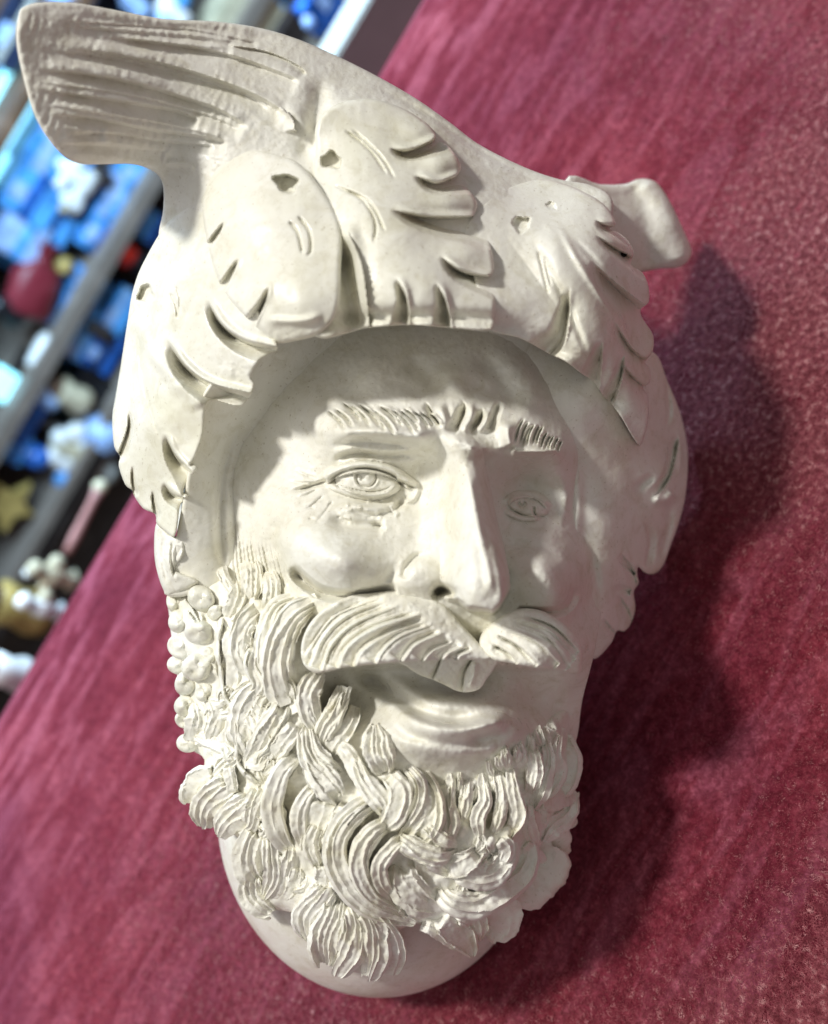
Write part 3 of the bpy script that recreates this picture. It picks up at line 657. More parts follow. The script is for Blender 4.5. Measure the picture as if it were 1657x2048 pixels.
# ------------------------------------------------------------------ locks of hair
def lock(pts, hw, lift=30, n=4, arch=.55, gd=6, depth=110, tip=.42, head=.92, m=46, name='hair_lock', label=None, mat=None, saw=1, skew=0.0):
    p2 = np.array([q[:2] for q in pts], float)
    hws = np.array(hw if isinstance(hw, (list, tuple)) else [hw] * len(pts), float)
    lf = np.array(lift if isinstance(lift, (list, tuple)) else [lift] * len(pts), float) * .8
    k = 10
    c = spl(np.c_[p2, hws, lf], k)
    seg = np.r_[0, np.cumsum(np.sqrt(((c[1:, :2] - c[:-1, :2]) ** 2).sum(1)))]
    tt = np.linspace(0, seg[-1], m)
    C = np.stack([np.interp(tt, seg, c[:, i]) for i in range(4)], 1)
    tg = np.gradient(C[:, :2], axis=0); tg /= np.linalg.norm(tg, axis=1)[:, None] + 1e-9
    nr = np.stack([-tg[:, 1], tg[:, 0]], 1)
    t = np.linspace(0, 1, m)
    prof = (head + (1 - head) * sst(0, .25, t)) * (tip + (1 - tip) * np.sqrt(np.clip(1 - ((t - .6) / .4).clip(0, 1) ** 2.2, 0, 1)))
    na = max(18, int(n * 8))
    s = np.linspace(-1, 1, na)
    T, S = np.meshgrid(t, s, indexing='ij')
    ph = rnd.uniform(0, 6)
    wv = (C[:, 2] * prof)
    W2 = wv[:, None]
    n = max(1.3, n * .95)
    g = (S + 0.16 * np.sin(2.6 * T + ph) + 0.30 * vnoise(T * 2.2 + ph, S * 1.3 + 9, 1.0, 1)) * n * 0.5 + 0.9 * vnoise(T * 2.5, S * 2.2 + ph, 1.0, 2) + 50
    k_ = np.floor(g)
    fr_ = g - k_
    if saw < 0: fr_ = 1 - fr_
    st = np.abs(2 * fr_ ** .72 - 1) ** 1.7
    r1_ = vnoise(k_ * 1.73 + ph, T * 0 + 2.2, 1.0, 3); r2_ = vnoise(k_ * 2.31 + ph, T * 0 + 5.1, 1.0, 0)
    edge = 1 + 0.22 * vnoise(T * 7 + ph, np.sign(S) * 3, 1.0, 1) + 0.12 * vnoise(T * 22 + ph, np.sign(S) * 5, 1.0, 2)
    slide = W2 * 0.9 * r1_ * (sst(.55, 1, T) - sst(.35, 0, T))
    u = C[:, 0][:, None] + nr[:, 0][:, None] * W2 * S * edge + tg[:, 0][:, None] * slide
    v = C[:, 1][:, None] + nr[:, 1][:, None] * W2 * S * edge + tg[:, 1][:, None] * slide
    hz = headZ(C[:, 0], C[:, 1])
    zc = hz * 0.55 + 0.45 * np.convolve(np.pad(hz, 6, 'edge'), np.ones(13) / 13, 'valid')
    zc = zc + C[:, 3] - C[:, 3] * sst(.74, 1, t) * 0.7 - (C[:, 3] + 8) * sst(.22, 0, t) * 1.0
    amp = 0.75 + 1.1 * vnoise(k_ * 1.7, T * 2.5 + ph, 1.0, 3)
    Z = zc[:, None] + arch * .55 * W2 * np.clip(1 - np.abs(S) ** 3.2, 0, 1) ** .6 + gd * 1.25 * st * amp * sst(0, .15, T) * (1 - .5 * sst(.85, 1, T)) + gd * 1.5 * r2_ + skew * W2 * S
    Z = Z + 6 * fbm(u, v, 30, 2, 1) + 3.5 * fbm(u, v, 8, 2, 2)
    U0 = np.concatenate([u[:, :1], u, u[:, -1:]], 1); V0 = np.concatenate([v[:, :1], v, v[:, -1:]], 1)
    Z0 = np.concatenate([Z[:, :1] - depth, Z, Z[:, -1:] - depth], 1)
    U0 = np.concatenate([U0[:1], U0, U0[-1:]], 0); V0 = np.concatenate([V0[:1], V0, V0[-1:]], 0)
    Z0 = np.concatenate([Z0[:1] - depth, Z0, Z0[-1:] - depth], 0)
    H, Wd = U0.shape
    i = np.arange(H * Wd).reshape(H, Wd)
    f = np.stack([i[:-1, :-1].ravel(), i[1:, :-1].ravel(), i[1:, 1:].ravel(), i[:-1, 1:].ravel()], 1)
    return mesh_obj(name, P(U0.ravel(), V0.ravel(), Z0.ravel()), f, mat or CHALK, 42, label)

for a_ in MID: lock(a_, [5, 11, 8], [50, 52, 44], 2, .6, 5, m=24)
# outer tail of the moustache
lock([(640,1200),(588,1232),(560,1290),(556,1350),(575,1400)], [18,28,34,36,40], [25,45,50,45,35], 5, .5, 8, tip=.75)
lock([(600,1195),(556,1215),(535,1265),(530,1330),(548,1372)], [14,20,24,22,18], [10,28,34,30,20], 4, .5, 7)
# sideburn
lock([(500,1120),(505,1160),(500,1200)], 22, 30, 4, .4, 6)
lock([(535,1140),(545,1180),(535,1225)], 18, 34, 3, .4, 6)
lock([(470,1150),(476,1190),(455,1235)], 20, 28, 3, .4, 6)
lock([(440,1130),(452,1160),(470,1185)], 12, 30, 2, .5, 6)
lock([(520,1215),(490,1250),(480,1300),(500,1345)], 24, 30, 3, .4, 7)
lock([(470,1240),(462,1290),(470,1340),(462,1390)], 17, 26, 2, .5, 7)
lock([(520,1290),(505,1330),(520,1370),(500,1400)], 18, 36, 3, .5, 7)
lock([(545,1370),(510,1400),(490,1450),(498,1510)], [22,36,38,30], 26, 6, .35, 8, tip=.4)
lock([(572,1400),(548,1440),(520,1490),(492,1530)], [18,24,24,16], [40,44,38,30], 4, .5, 8)
lock([(600,1440),(572,1480),(540,1520)], 20, 44, 3, .5, 6)
lock([(430,1390),(440,1430),(425,1480)], 22, 24, 3, .5, 6)
lock([(390,1400),(400,1440),(385,1485)], [14,30,24], 26, 4, .5, 6)
lock([(385,1460),(420,1480),(460,1500),(480,1495)], [14,18,14,8], 20, 3, .5, 5)
lock([(480,1500),(455,1530),(430,1560)], 16, 30, 3, .5, 6)
# fan lobes at the left
lock([(440,1545),(405,1560),(383,1590),(380,1610)], [20,28,26,18], 30, 3, .5, 8, tip=.7)
lock([(470,1560),(432,1592),(410,1625),(408,1655)], [26,34,32,20], [36,44,40,30], 4, .5, 9, tip=.7)
lock([(510,1590),(480,1620),(452,1648),(438,1672)], [24,32,28,18], 40, 4, .5, 8, tip=.7)
lock([(455,1520),(462,1560),(470,1600)], 12, 46, 2, .6, 6)
lock([(520,1570),(505,1610),(500,1650),(478,1665)], [14,20,18,12], 42, 3, .5, 7)
# scoop lock
lock([(610,1500),(562,1545),(545,1610),(556,1670),(592,1716)], [14,20,22,22,16], [50,62,66,60,40], 2, .6, 5, tip=.4)
lock([(640,1560),(606,1602),(597,1650),(606,1700)], [12,16,17,10], [46,56,56,40], 2, .7, 5, tip=.3)
lock([(655,1580),(640,1630),(620,1680),(605,1712)], [24,26,20,12], [40,36,30,24], 3, .4, 6)
lock([(585,1560),(572,1620),(580,1680)], [14,26,12], -6, 2, -.4, 4, tip=.3)
# hanging locks under the moustache
lock([(640,1345),(618,1385),(622,1430),(646,1470)], [20,26,24,16], [40,46,40,30], 3, .55, 8)
lock([(690,1372),(672,1420),(650,1462),(636,1498)], [16,22,22,14], [30,44,44,34], 3, .55, 9)
lock([(712,1410),(698,1450),(668,1490),(650,1520)], [12,16,18,12], [20,30,34,30], 2, .6, 7)
lock([(612,1440),(616,1490),(640,1530),(680,1548)], [16,24,30,22], [40,48,54,46], 5, .5, 9, saw=-1, tip=.5)
lock([(612,1500),(640,1548),(662,1580),(680,1612)], [18,30,30,14], [44,54,50,34], 5, .5, 9, saw=-1)
lock([(660,1490),(690,1500),(712,1540),(728,1580)], [10,16,18,10], 30, 2, .7, 6)
lock([(752,1448),(758,1500),(772,1545)], [22,31,26], [26,36,30], 5, .5, 9, tip=.4, head=.4)
lock([(700,1500),(726,1560),(760,1600),(778,1640)], [12,20,24,16], [30,40,48,44], 3, .5, 8)
lock([(772,1540),(800,1580),(790,1630),(760,1662)], [18,24,26,18], [34,48,54,50], 4, .5, 9)
lock([(812,1530),(838,1570),(835,1620),(800,1668)], [13,20,24,20], [28,44,52,50], 4, .5, 9)
lock([(842,1538),(866,1590),(862,1650),(818,1694)], [12,20,26,22], [20,38,52,50], 4, .5, 9)
lock([(870,1552),(884,1620),(878,1680),(842,1716)], [12,18,22,18], [14,30,44,46], 3, .5, 8)
# right hand fringe
lock([(902,1552),(898,1600),(905,1650),(888,1694)], [12,14,16,12], [14,24,36,36], 2, .6, 7)
lock([(935,1556),(932,1600),(925,1645)], [12,15,10], [14,26,30], 2, .6, 7)
lock([(962,1552),(970,1600),(956,1640),(962,1682)], [11,15,16,11], [16,34,38,36], 2, .6, 7)
lock([(994,1540),(1004,1590),(998,1640),(985,1672)], [10,14,14,10], [14,32,36,34], 2, .6, 7)
lock([(1020,1530),(1026,1580),(1036,1630),(1012,1680)], [10,14,18,12], [16,36,46,44], 2, .6, 7)
for i in range(11):
    x = 975 + i * 13 + rnd.uniform(-5, 5); y = 1526 - i * 7 + rnd.uniform(-10, 6); L = rnd.uniform(16, 46)
    lock([(x, y - 12), (x + 6, y + L * .4), (x + rnd.uniform(2, 16), y + L)], [4, rnd.uniform(6, 10), 5], [2, 20, 16], rnd.choice([1, 2]), .6, 5, m=20, skew=rnd.uniform(-.6, .6))
for i in range(9):
    x = 850 + i * 17 + rnd.uniform(-6, 6); y = 1560 + rnd.uniform(-12, 14); L = rnd.uniform(20, 70)
    lock([(x, y - 14), (x + 1, y + L * .4), (x + rnd.uniform(-5, 6), y + L)], [4, rnd.uniform(6, 10), 5], [0, 16, 16], rnd.choice([1, 2]), .5, 5, m=20, skew=rnd.uniform(-.6, .6))
lock([(1062,1490),(1070,1540),(1060,1590)], [14,20,14], 34, 3, .5, 7)
lock([(1086,1470),(1094,1520),(1080,1580),(1062,1620)], [12,18,22,14], 40, 3, .5, 7)
lock([(1118,1456),(1106,1505),(1114,1552),(1084,1600)], [12,18,20,14], [40,52,50,40], 2, .7, 6)
lock([(1132,1470),(1146,1515),(1142,1560),(1118,1600)], [12,18,18,12], [30,38,38,30], 2, .6, 6, tip=.5)
lock([(1070,1600),(1100,1605),(1138,1590),(1152,1578)], [14,18,20,14], [44,50,46,40], 2, .6, 6, tip=.6)
lock([(1145,1590),(1136,1625),(1105,1655),(1088,1682)], [16,22,24,14], [40,50,50,40], 3, .5, 7, tip=.5)
lock([(1050,1600),(1056,1650),(1075,1700)], [14,20,14], 36, 3, .5, 7)
# big curl at the centre
lock([(770,1590),(716,1620),(676,1668),(672,1722),(700,1778),(750,1822),(830,1848)], [16,24,26,27,26,22,14], [50,58,62,62,60,52,40], 3, .5, 8, m=80)
lock([(800,1640),(752,1662),(722,1702),(722,1752),(752,1798),(808,1826)], [14,20,22,22,18,10], [52,62,66,62,52,42], 3, .55, 9, m=70)
lock([(822,1664),(790,1690),(762,1728),(766,1772),(800,1806)], [12,16,17,16,9], [54,62,62,54,44], 2, .6, 7, m=60)
lock([(802,1722),(806,1762),(836,1800),(870,1822)], [20,34,34,20], [22,30,34,30], 4, .3, 8, tip=.5)
lock([(828,1690),(870,1712),(905,1745)], [18,28,24], [50,40,30], 3, .4, 6)
# strands crossing to the right
lock([(790,1668),(832,1698),(880,1712),(912,1700)], [16,24,22,12], [60,66,60,50], 4, .5, 9, m=50, saw=-1)
lock([(850,1640),(880,1676),(915,1690)], [14,18,12], 54, 3, .5, 8)
# right curl
lock([(872,1764),(900,1800),(950,1812),(998,1790),(1046,1750),(1062,1706),(1046,1672)], [12,24,28,28,26,22,14], [50,62,66,66,62,56,46], 3, .55, 8, m=80)
lock([(905,1730),(940,1752),(985,1748),(1018,1712),(1030,1682)], [20,28,28,24,14], [40,52,56,52,44], 3, .4, 7, m=60)
lock([(880,1740),(925,1728),(965,1700)], [18,24,16], [44,50,46], 3, .4, 6)
lock([(1000,1670),(1014,1700),(1000,1738)], [12,18,12], 54, 2, .6, 6)
# ragged short locks between the larger ones
for i in range(58):
    if i < 30: x, y = rnd.uniform(432, 580), rnd.uniform(1175, 1540)
    elif i < 44: x, y = rnd.uniform(470, 680), rnd.uniform(1560, 1760)
    else: x, y = rnd.uniform(880, 1110), rnd.uniform(1590, 1780)
    a = rnd.uniform(.7, 2.5); L = rnd.uniform(38, 80); b_ = a + rnd.uniform(-1.2, 1.2)
    lock([(x, y), (x + L * .5 * math.cos(a), y + L * .5 * math.sin(a)), (x + L * .5 * (math.cos(a) + math.cos(b_)), y + L * .5 * (math.sin(a) + math.sin(b_)))],
         [8, rnd.uniform(11, 19), 8], rnd.uniform(14, 34), rnd.choice([2, 3, 3]), rnd.uniform(.1, .6), rnd.uniform(5, 9), m=26, saw=rnd.choice([1, -1]), skew=rnd.uniform(-.4, .4))
# lower right tufts
lock([(868,1828),(900,1848),(930,1880),(946,1914)], [22,30,28,12], [30,36,34,30], 3, .5, 8, tip=.3)
lock([(915,1820),(950,1842),(960,1880)], [20,28,16], 30, 3, .5, 7)
lock([(840,1850),(880,1862),(918,1896)], [12,18,14], 20, 2, .5, 6)
lock([(985,1790),(1004,1836),(998,1886)], [30,42,22], [0,6,4], 3, .5, 5, mat=SKIN)
lock([(1020,1790),(1056,1770),(1092,1722),(1096,1690)], [36,54,52,30], [-20,-14,-14,-20], 2, .7, 2, tip=.8, mat=SKIN)
lock([(1080,1650),(1106,1672),(1112,1712)], [30,38,28], [-10,-6,-10], 2, .7, 2, tip=.8, mat=SKIN)
# bottom centre plume of hair
lock([(664,1762),(640,1800),(616,1840),(622,1884)], [24,32,34,22], [44,50,48,36], 5, .45, 9, tip=.5)
lock([(676,1790),(664,1840),(650,1890),(652,1930)], [24,32,36,26], [50,56,54,40], 5, .5, 10, tip=.6)
lock([(690,1800),(706,1850),(700,1905),(676,1952)], [16,24,30,24], [50,60,56,40], 4, .55, 9, tip=.5)
lock([(708,1800),(742,1850),(752,1905),(738,1958)], [14,24,32,24], [46,56,56,44], 4, .5, 9, tip=.6)
lock([(722,1806),(768,1850),(790,1900),(784,1948)], [10,18,24,22], [40,44,40,34], 3, .5, 7, tip=.6)
lock([(650,1745),(690,1790),(740,1835),(764,1860)], [8,10,10,6], [60,62,56,44], 1, .8, 4)
# lower left tuft
lock([(520,1650),(500,1690),(498,1740),(520,1770)], [22,30,32,22], [30,36,36,30], 4, .5, 9)
lock([(540,1660),(545,1710),(552,1760),(530,1800)], [16,22,26,20], [36,40,40,30], 4, .5, 9)
lock([(505,1740),(500,1780),(525,1815),(545,1826)], [18,26,26,16], [30,36,30,20], 4, .5, 9, tip=.6)
lock([(600,1730),(592,1770),(572,1800)], [16,22,14], 20, 3, .5, 7)
lock([(640,1720),(650,1760),(636,1790)], [16,20,12], 34, 3, .5, 7)
lock([(640,1640),(622,1690),(640,1740)], [14,18,12], 40, 3, .5, 7)
lock([(700,1600),(680,1640),(660,1680)], [14,18,12], 40, 3, .5, 7)

# ------------------------------------------------------------------ grapes
gl = [(403,1197,29,24),(400,1263,29,26),(362,1240,25,8),(354,1203,22,0),(363,1294,26,8),(396,1334,31,26),(372,1366,25,14),(420,1309,15,26),(356,1330,20,-4),(372,1410,22,10),(408,1384,18,20),(366,1440,16,0),(376,1486,22,0),(430,1225,16,20)]
th = np.linspace(0, 2 * math.pi, 25)[:-1]; ph = np.linspace(0.03, math.pi - 0.03, 14)
for gi, (gx, gy, gr, lf) in enumerate(gl):
    T, Q = np.meshgrid(th, ph)
    wob = 1 + 0.09 * np.sin(2 * T + gi * 1.7) * np.sin(Q) ** 2 + 0.05 * np.sin(3 * Q + gi)
    zc = float(headZ(gx, gy)) + lf - 7
    u = gx + gr * wob * np.sin(Q) * np.cos(T); v = gy + gr * wob * np.sin(Q) * np.sin(T); z = zc + gr * 1.1 * wob * np.cos(Q) + 24 * fbm(u, v, 20, 3, 1)
    i = np.arange(24 * 14).reshape(14, 24); j = np.roll(i, -1, 1)
    f = np.stack([i[:-1].ravel(), i[1:].ravel(), j[1:].ravel(), j[:-1].ravel()], 1)
    mesh_obj('grape', P(u.ravel(), v.ravel(), z.ravel()), f, WAX, 0)

# ------------------------------------------------------------------ velvet cloth on the table
VEL, nt, N, L, b = mat_new('red_velvet')
tc = N.new('ShaderNodeTexCoord')
mp = N.new('ShaderNodeMapping'); mp.inputs['Rotation'].default_value = (0, 0, math.radians(8)); mp.inputs['Scale'].default_value = (0.22, 1.0, 1)
L.new(tc.outputs['Object'], mp.inputs[0])
n1 = noise(nt, mp.outputs[0], 210, 5, 0.62, 1.0)
n2 = noise(nt, tc.outputs['Object'], 22, 3, 0.5, 0.5)
n3 = noise(nt, tc.outputs['Object'], 1150, 4, 0.75, 0.6)
r1 = ramp(nt, n1.outputs['Fac'], [(0.30, (0.08, 0.006, 0.014)), (0.46, (0.19, 0.023, 0.042)), (0.62, (0.50, 0.14, 0.20))])
r2 = ramp(nt, n2.outputs['Fac'], [(0.3, (0.75, 0.72, 0.85)), (0.7, (1.1, 1.05, 1.0))])
r3 = ramp(nt, n3.outputs['Fac'], [(0.34, (0.42, 0.36, 0.38)), (0.5, (1, 1, 1)), (0.64, (1.9, 2.6, 2.4))])
def mul(a, bb, f=1.0):
    x = N.new('ShaderNodeMix'); x.data_type = 'RGBA'; x.blend_type = 'MULTIPLY'; x.inputs[0].default_value = f
    L.new(a, x.inputs[6]); L.new(bb, x.inputs[7]); return x.outputs[2]
sep = N.new('ShaderNodeSeparateXYZ'); L.new(tc.outputs['Object'], sep.inputs[0])
mk = N.new('ShaderNodeMapRange'); mk.interpolation_type = 'SMOOTHSTEP'; mk.inputs[1].default_value = 0.03; mk.inputs[2].default_value = 0.13
L.new(sep.outputs['Y'], mk.inputs[0])
n7 = noise(nt, tc.outputs['Object'], 420, 5, 0.7, 0.3)
r7 = ramp(nt, n7.outputs['Fac'], [(0.3, (0.105, 0.010, 0.017)), (0.5, (0.155, 0.019, 0.029)), (0.7, (0.24, 0.045, 0.058))])
mxs = N.new('ShaderNodeMix'); mxs.data_type = 'RGBA'
mk2 = N.new('ShaderNodeMapRange'); mk2.inputs[3].default_value = 0.25; mk2.inputs[4].default_value = 0.9; L.new(mk.outputs[0], mk2.inputs[0]); L.new(mk2.outputs[0], mxs.inputs[0])
L.new(r7.outputs[0], mxs.inputs[6]); L.new(r1.outputs[0], mxs.inputs[7])
L.new(mul(mul(mxs.outputs[2], r2.outputs[0]), r3.outputs[0], .55), b.inputs['Base Color'])
b.inputs['Roughness'].default_value = 0.95; b.inputs['Specular IOR Level'].default_value = 0.08
b.inputs['Sheen Weight'].default_value = 0.6; b.inputs['Sheen Roughness'].default_value = 0.35; b.inputs['Sheen Tint'].default_value = (1.0, 0.36, 0.55, 1)
bp = N.new('ShaderNodeBump'); bp.inputs['Strength'].default_value = 0.8; bp.inputs['Distance'].default_value = 0.0005
L.new(n3.outputs['Fac'], bp.inputs['Height']); L.new(bp.outputs[0], b.inputs['Normal'])

EY = float(on_table(820, 0)[1] * .5 + on_table(0, 1390)[1] * .5)
xs = np.linspace(-0.45, 0.45, 181)
prof_y = list(np.linspace(-0.25, EY - 0.008, 110)); prof = [(y, 0.0) for y in prof_y]
for k in range(1, 9):
    a = math.pi / 2 * k / 8; prof.append((EY - 0.008 + 0.008 * math.sin(a), -0.008 + 0.008 * math.cos(a)))
for k in range(1, 12): prof.append((EY, -0.008 - 0.02 * k))
vt = []
for y, z in prof:
    for x in xs:
        vt.append((x, y + (0.0012 * math.sin(x * 60) if z < -0.008 else 0), z + 0.0004 * math.sin(x * 31 + y * 17) * math.sin(y * 40 + 1)))
nxs = len(xs); i = np.arange(len(vt)).reshape(-1, nxs)
f = np.stack([i[:-1, :-1].ravel(), i[:-1, 1:].ravel(), i[1:, 1:].ravel(), i[1:, :-1].ravel()], 1)
cloth = mesh_obj('velvet_cloth', np.array(vt), f, VEL, 0, parent=None, origin=None)
cloth['label'] = 'crimson velvet cloth spread over the table under the carved pipe'; cloth['category'] = 'cloth'
# fibres of the pile
FIB, nt2, N2, L2, b2 = mat_new('velvet_fibre')
oi = N2.new('ShaderNodeTexCoord'); nn = noise(nt2, oi.outputs['Object'], 900, 2)
rr = ramp(nt2, nn.outputs['Fac'], [(0.35, (0.16, 0.02, 0.03)), (0.55, (0.33, 0.075, 0.095)), (0.72, (0.60, 0.30, 0.30))])
L2.new(rr.outputs[0], b2.inputs['Base Color']); b2.inputs['Roughness'].default_value = 0.7
NF = 330000
cn = [on_table(a, c) for a, c in ((1000, -60), (1760, -60), (1760, 2150), (-150, 2150), (-150, 1300))]
xmin, xmax = min(c[0] for c in cn), max(c[0] for c in cn); ymin = min(c[1] for c in cn); ymax = EY - 0.01
fx = rs.uniform(xmin, xmax, NF * 6); fy = ymin + (ymax - ymin) * rs.rand(NF * 6) ** 4.0
c = np.stack([fx, fy, 0 * fx], 1) - LOC
cc = c @ R
pu = CU + F * cc[:, 0] / -cc[:, 2]; pv = CV - F * cc[:, 1] / -cc[:, 2]
ok = (pu > -60) & (pu < 1720) & (pv > -60) & (pv < 2110) & (rs.rand(len(fx)) < sst(EY - 0.035, EY - 0.14, fy) ** 1.5)
fx = fx[ok][:NF]; fy = fy[ok][:NF]; NF = len(fx)
ang = rs.normal(-0.9, 0.8, NF) + 2.2 * vnoise(fx * 1e3, fy * 1e3, 9, 1); ln = rs.uniform(0.0006, 0.0016, NF); el = rs.uniform(0.15, 0.9, NF); w = rs.uniform(0.00003, 0.00008, NF)
dx = np.cos(ang) * ln * np.cos(el); dy = np.sin(ang) * ln * np.cos(el); dz = ln * np.sin(el) * .6
px_, py_ = -np.sin(ang) * w, np.cos(ang) * w
A = np.stack([fx - px_, fy - py_, 0 * fx - .0001], 1); B = np.stack([fx + px_, fy + py_, 0 * fx - .0001], 1); Cc = np.stack([fx + dx, fy + dy, dz], 1)
vtx = np.stack([A, B, Cc], 1).reshape(-1, 3)
pile = mesh_obj('pile_fibres', vtx, np.arange(NF * 3).reshape(-1, 3), FIB, 0, parent=cloth, origin=None)
pile['kind'] = 'stuff'

# ------------------------------------------------------------------ the shop behind the table (far out of focus)
def flat(name, col, rough=0.5, emis=0, mott=0.25, scale=40, metal=0):
    m, nt, N, L, b = mat_new(name)
    tc = N.new('ShaderNodeTexCoord'); n = noise(nt, tc.outputs['Object'], scale, 4, 0.65, 0.5)
    r = ramp(nt, n.outputs['Fac'], [(0.3, tuple(x * (1 - mott) for x in col)), (0.55, col), (0.75, tuple(min(1, x * (1 + mott) + mott * .1) for x in col))])
    L.new(r.outputs[0], b.inputs['Base Color']); b.inputs['Roughness'].default_value = rough; b.inputs['Metallic'].default_value = metal
    if emis: L.new(r.outputs[0], b.inputs['Emission Color']); b.inputs['Emission Strength'].default_value = emis
    return m
BLUE = flat('sky_blue_card', (0.10, 0.42, 0.95), 0.3, mott=.75, scale=70)
DBLUE = flat('deep_blue_card', (0.02, 0.13, 0.50), 0.25, mott=.8, scale=80)
PALE = flat('pale_blue_plastic', (0.40, 0.58, 0.95), 0.25, mott=.5, scale=70)
WHITE = flat('white_ornament', (0.88, 0.88, 0.86), 0.5, mott=.15)
CREAM = flat('cream_ornament', (0.62, 0.55, 0.38), 0.5, mott=.45)
BEIGE = flat('beige_shelf', (0.22, 0.18, 0.15), 0.5, mott=.2)
DARKW = flat('dark_wood', (0.030, 0.022, 0.020), 0.4, mott=.5)
BROWN = flat('brown_wood', (0.14, 0.075, 0.04), 0.5, mott=.5)
NAVY = flat('navy_back', (0.010, 0.022, 0.06), 0.5, mott=.8, scale=20)
RED = flat('red_ornament', (0.75, 0.03, 0.015), 0.4, mott=.3)
PINK = flat('dull_pink_paint', (0.42, 0.20, 0.18), 0.5)
WINE = flat('wine_red_leather', (0.20, 0.018, 0.03), 0.4, mott=.4)
GOLD = flat('gold_foil', (0.45, 0.32, 0.10), 0.4, mott=.5)
BLACK = flat('black_plastic', (0.006, 0.007, 0.010), 0.3)
GREYM = flat('grey_panel', (0.42, 0.43, 0.40), 0.5, mott=.15, scale=12)
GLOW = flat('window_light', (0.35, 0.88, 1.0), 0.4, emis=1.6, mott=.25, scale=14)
ALONG = R.T @ np.array([1.0, 0, 0])
def scale_at(p): return float(-((p - LOC) @ R)[2]) / F
YW = EY + 0.62

def bm_box(w, d, h, bev=0.06):
    import bmesh
    bm = bmesh.new(); bmesh.ops.create_cube(bm, size=1)
    for v in bm.verts: v.co.x *= w; v.co.y *= d; v.co.z *= h
    if bev: bmesh.ops.bevel(bm, geom=bm.edges[:], offset=min(w, d, h) * bev, segments=2, affect='EDGES')
    return bm
def link_bm(name, bm, mat, loc=(0, 0, 0), rot=0, parent=None, smooth=False):
    me = bpy.data.meshes.new(name); bm.to_mesh(me); bm.free(); me.materials.append(mat)
    if smooth: me.polygons.foreach_set('use_smooth', [True] * len(me.polygons))
    o = bpy.data.objects.new(name, me); COL.objects.link(o); o.location = loc; o.rotation_euler = (0, rot, 0)
    if parent: o.parent = parent
    return o
def lathe(prof, seg=20, wob=0.0, ex=1.0):
    import bmesh
    bm = bmesh.new(); rows = []
    for r, z in prof:
        rows.append([bm.verts.new((r * math.cos(a) * ex * (1 + wob * math.sin(3 * a + z * 60)), r * math.sin(a) * (1 + wob * math.cos(2 * a)), z)) for a in [2 * math.pi * k / seg for k in range(seg)]])
    for A, B in zip(rows, rows[1:]):
        for k in range(seg): bm.faces.new((A[k], A[(k + 1) % seg], B[(k + 1) % seg], B[k]))
    bm.faces.new(rows[0][::-1]); bm.faces.new(rows[-1])
    return bm
def info(o, label, cat, group=None):
    o['label'] = label; o['category'] = cat
    if group: o['group'] = group
    return o
HF_ = 1.35
def box(u, v, w, h, mat, label, cat='box', Y=None, name='packed_box', band=None, d=None, rot=0, lid=None):
    p = on_wall(u, v, Y or YW - 0.04); k = scale_at(p); w *= k; h *= k * HF_; d = (d * k if d else min(w, h) * .6)
    r = bpy.data.objects.new(name, None); COL.objects.link(r); r.location = p; r.rotation_euler = (0, rot, 0)
    link_bm('carton', bm_box(w, d, h), mat, parent=r)
    if band:
        link_bm('printed_band', bm_box(w * 1.01, d * 1.02, h * .22, .02), band, (0, 0, h * rnd.uniform(-.2, .2)), parent=r)
        link_bm('label_sticker', bm_box(w * .3, d * 1.03, h * .3, .02), PALE, (w * rnd.uniform(-.25, .25), 0, h * .3), parent=r)
    return info(r, label, cat)
def turned(u, v, hpx, prof, mat, label, cat, name, Y=None, wob=.05, parts=(), rot=0, ex=1):
    p = on_wall(u, v, Y or YW - 0.05); k = scale_at(p) * hpx
    r = bpy.data.objects.new(name, None); COL.objects.link(r); r.location = p; r.rotation_euler = (0, rot, 0)
    link_bm('body', lathe([(a * k, b * k) for a, b in prof], wob=wob, ex=ex), mat, parent=r, smooth=True)
    for (nm, cx, cz, rr, mt) in parts:
        pr = [(rr * k * math.sin(math.pi * (q + .02) / 8.04), -rr * k * math.cos(math.pi * (q + .02) / 8.04)) for q in range(9)]
        link_bm(nm, lathe(pr, 14, .1), mt, (cx * k, 0, cz * k), parent=r, smooth=True)
    return info(r, label, cat)
VASE = [(.16,-.5),(.22,-.42),(.12,-.3),(.26,-.05),(.24,.15),(.1,.3),(.13,.38),(.1,.46),(.02,.5)]
BALL = [(.5 * math.sin(math.pi * (q + .05) / 12.1), -.5 * math.cos(math.pi * (q + .05) / 12.1)) for q in range(13)]
BOTT = [(.17,-.5),(.2,-.45),(.2,.05),(.17,.15),(.07,.25),(.07,.42),(.09,.44),(.09,.5)]
PACK = [(.34,-.5),(.38,-.3),(.3,0),(.36,.3),(.2,.46),(.05,.5)]
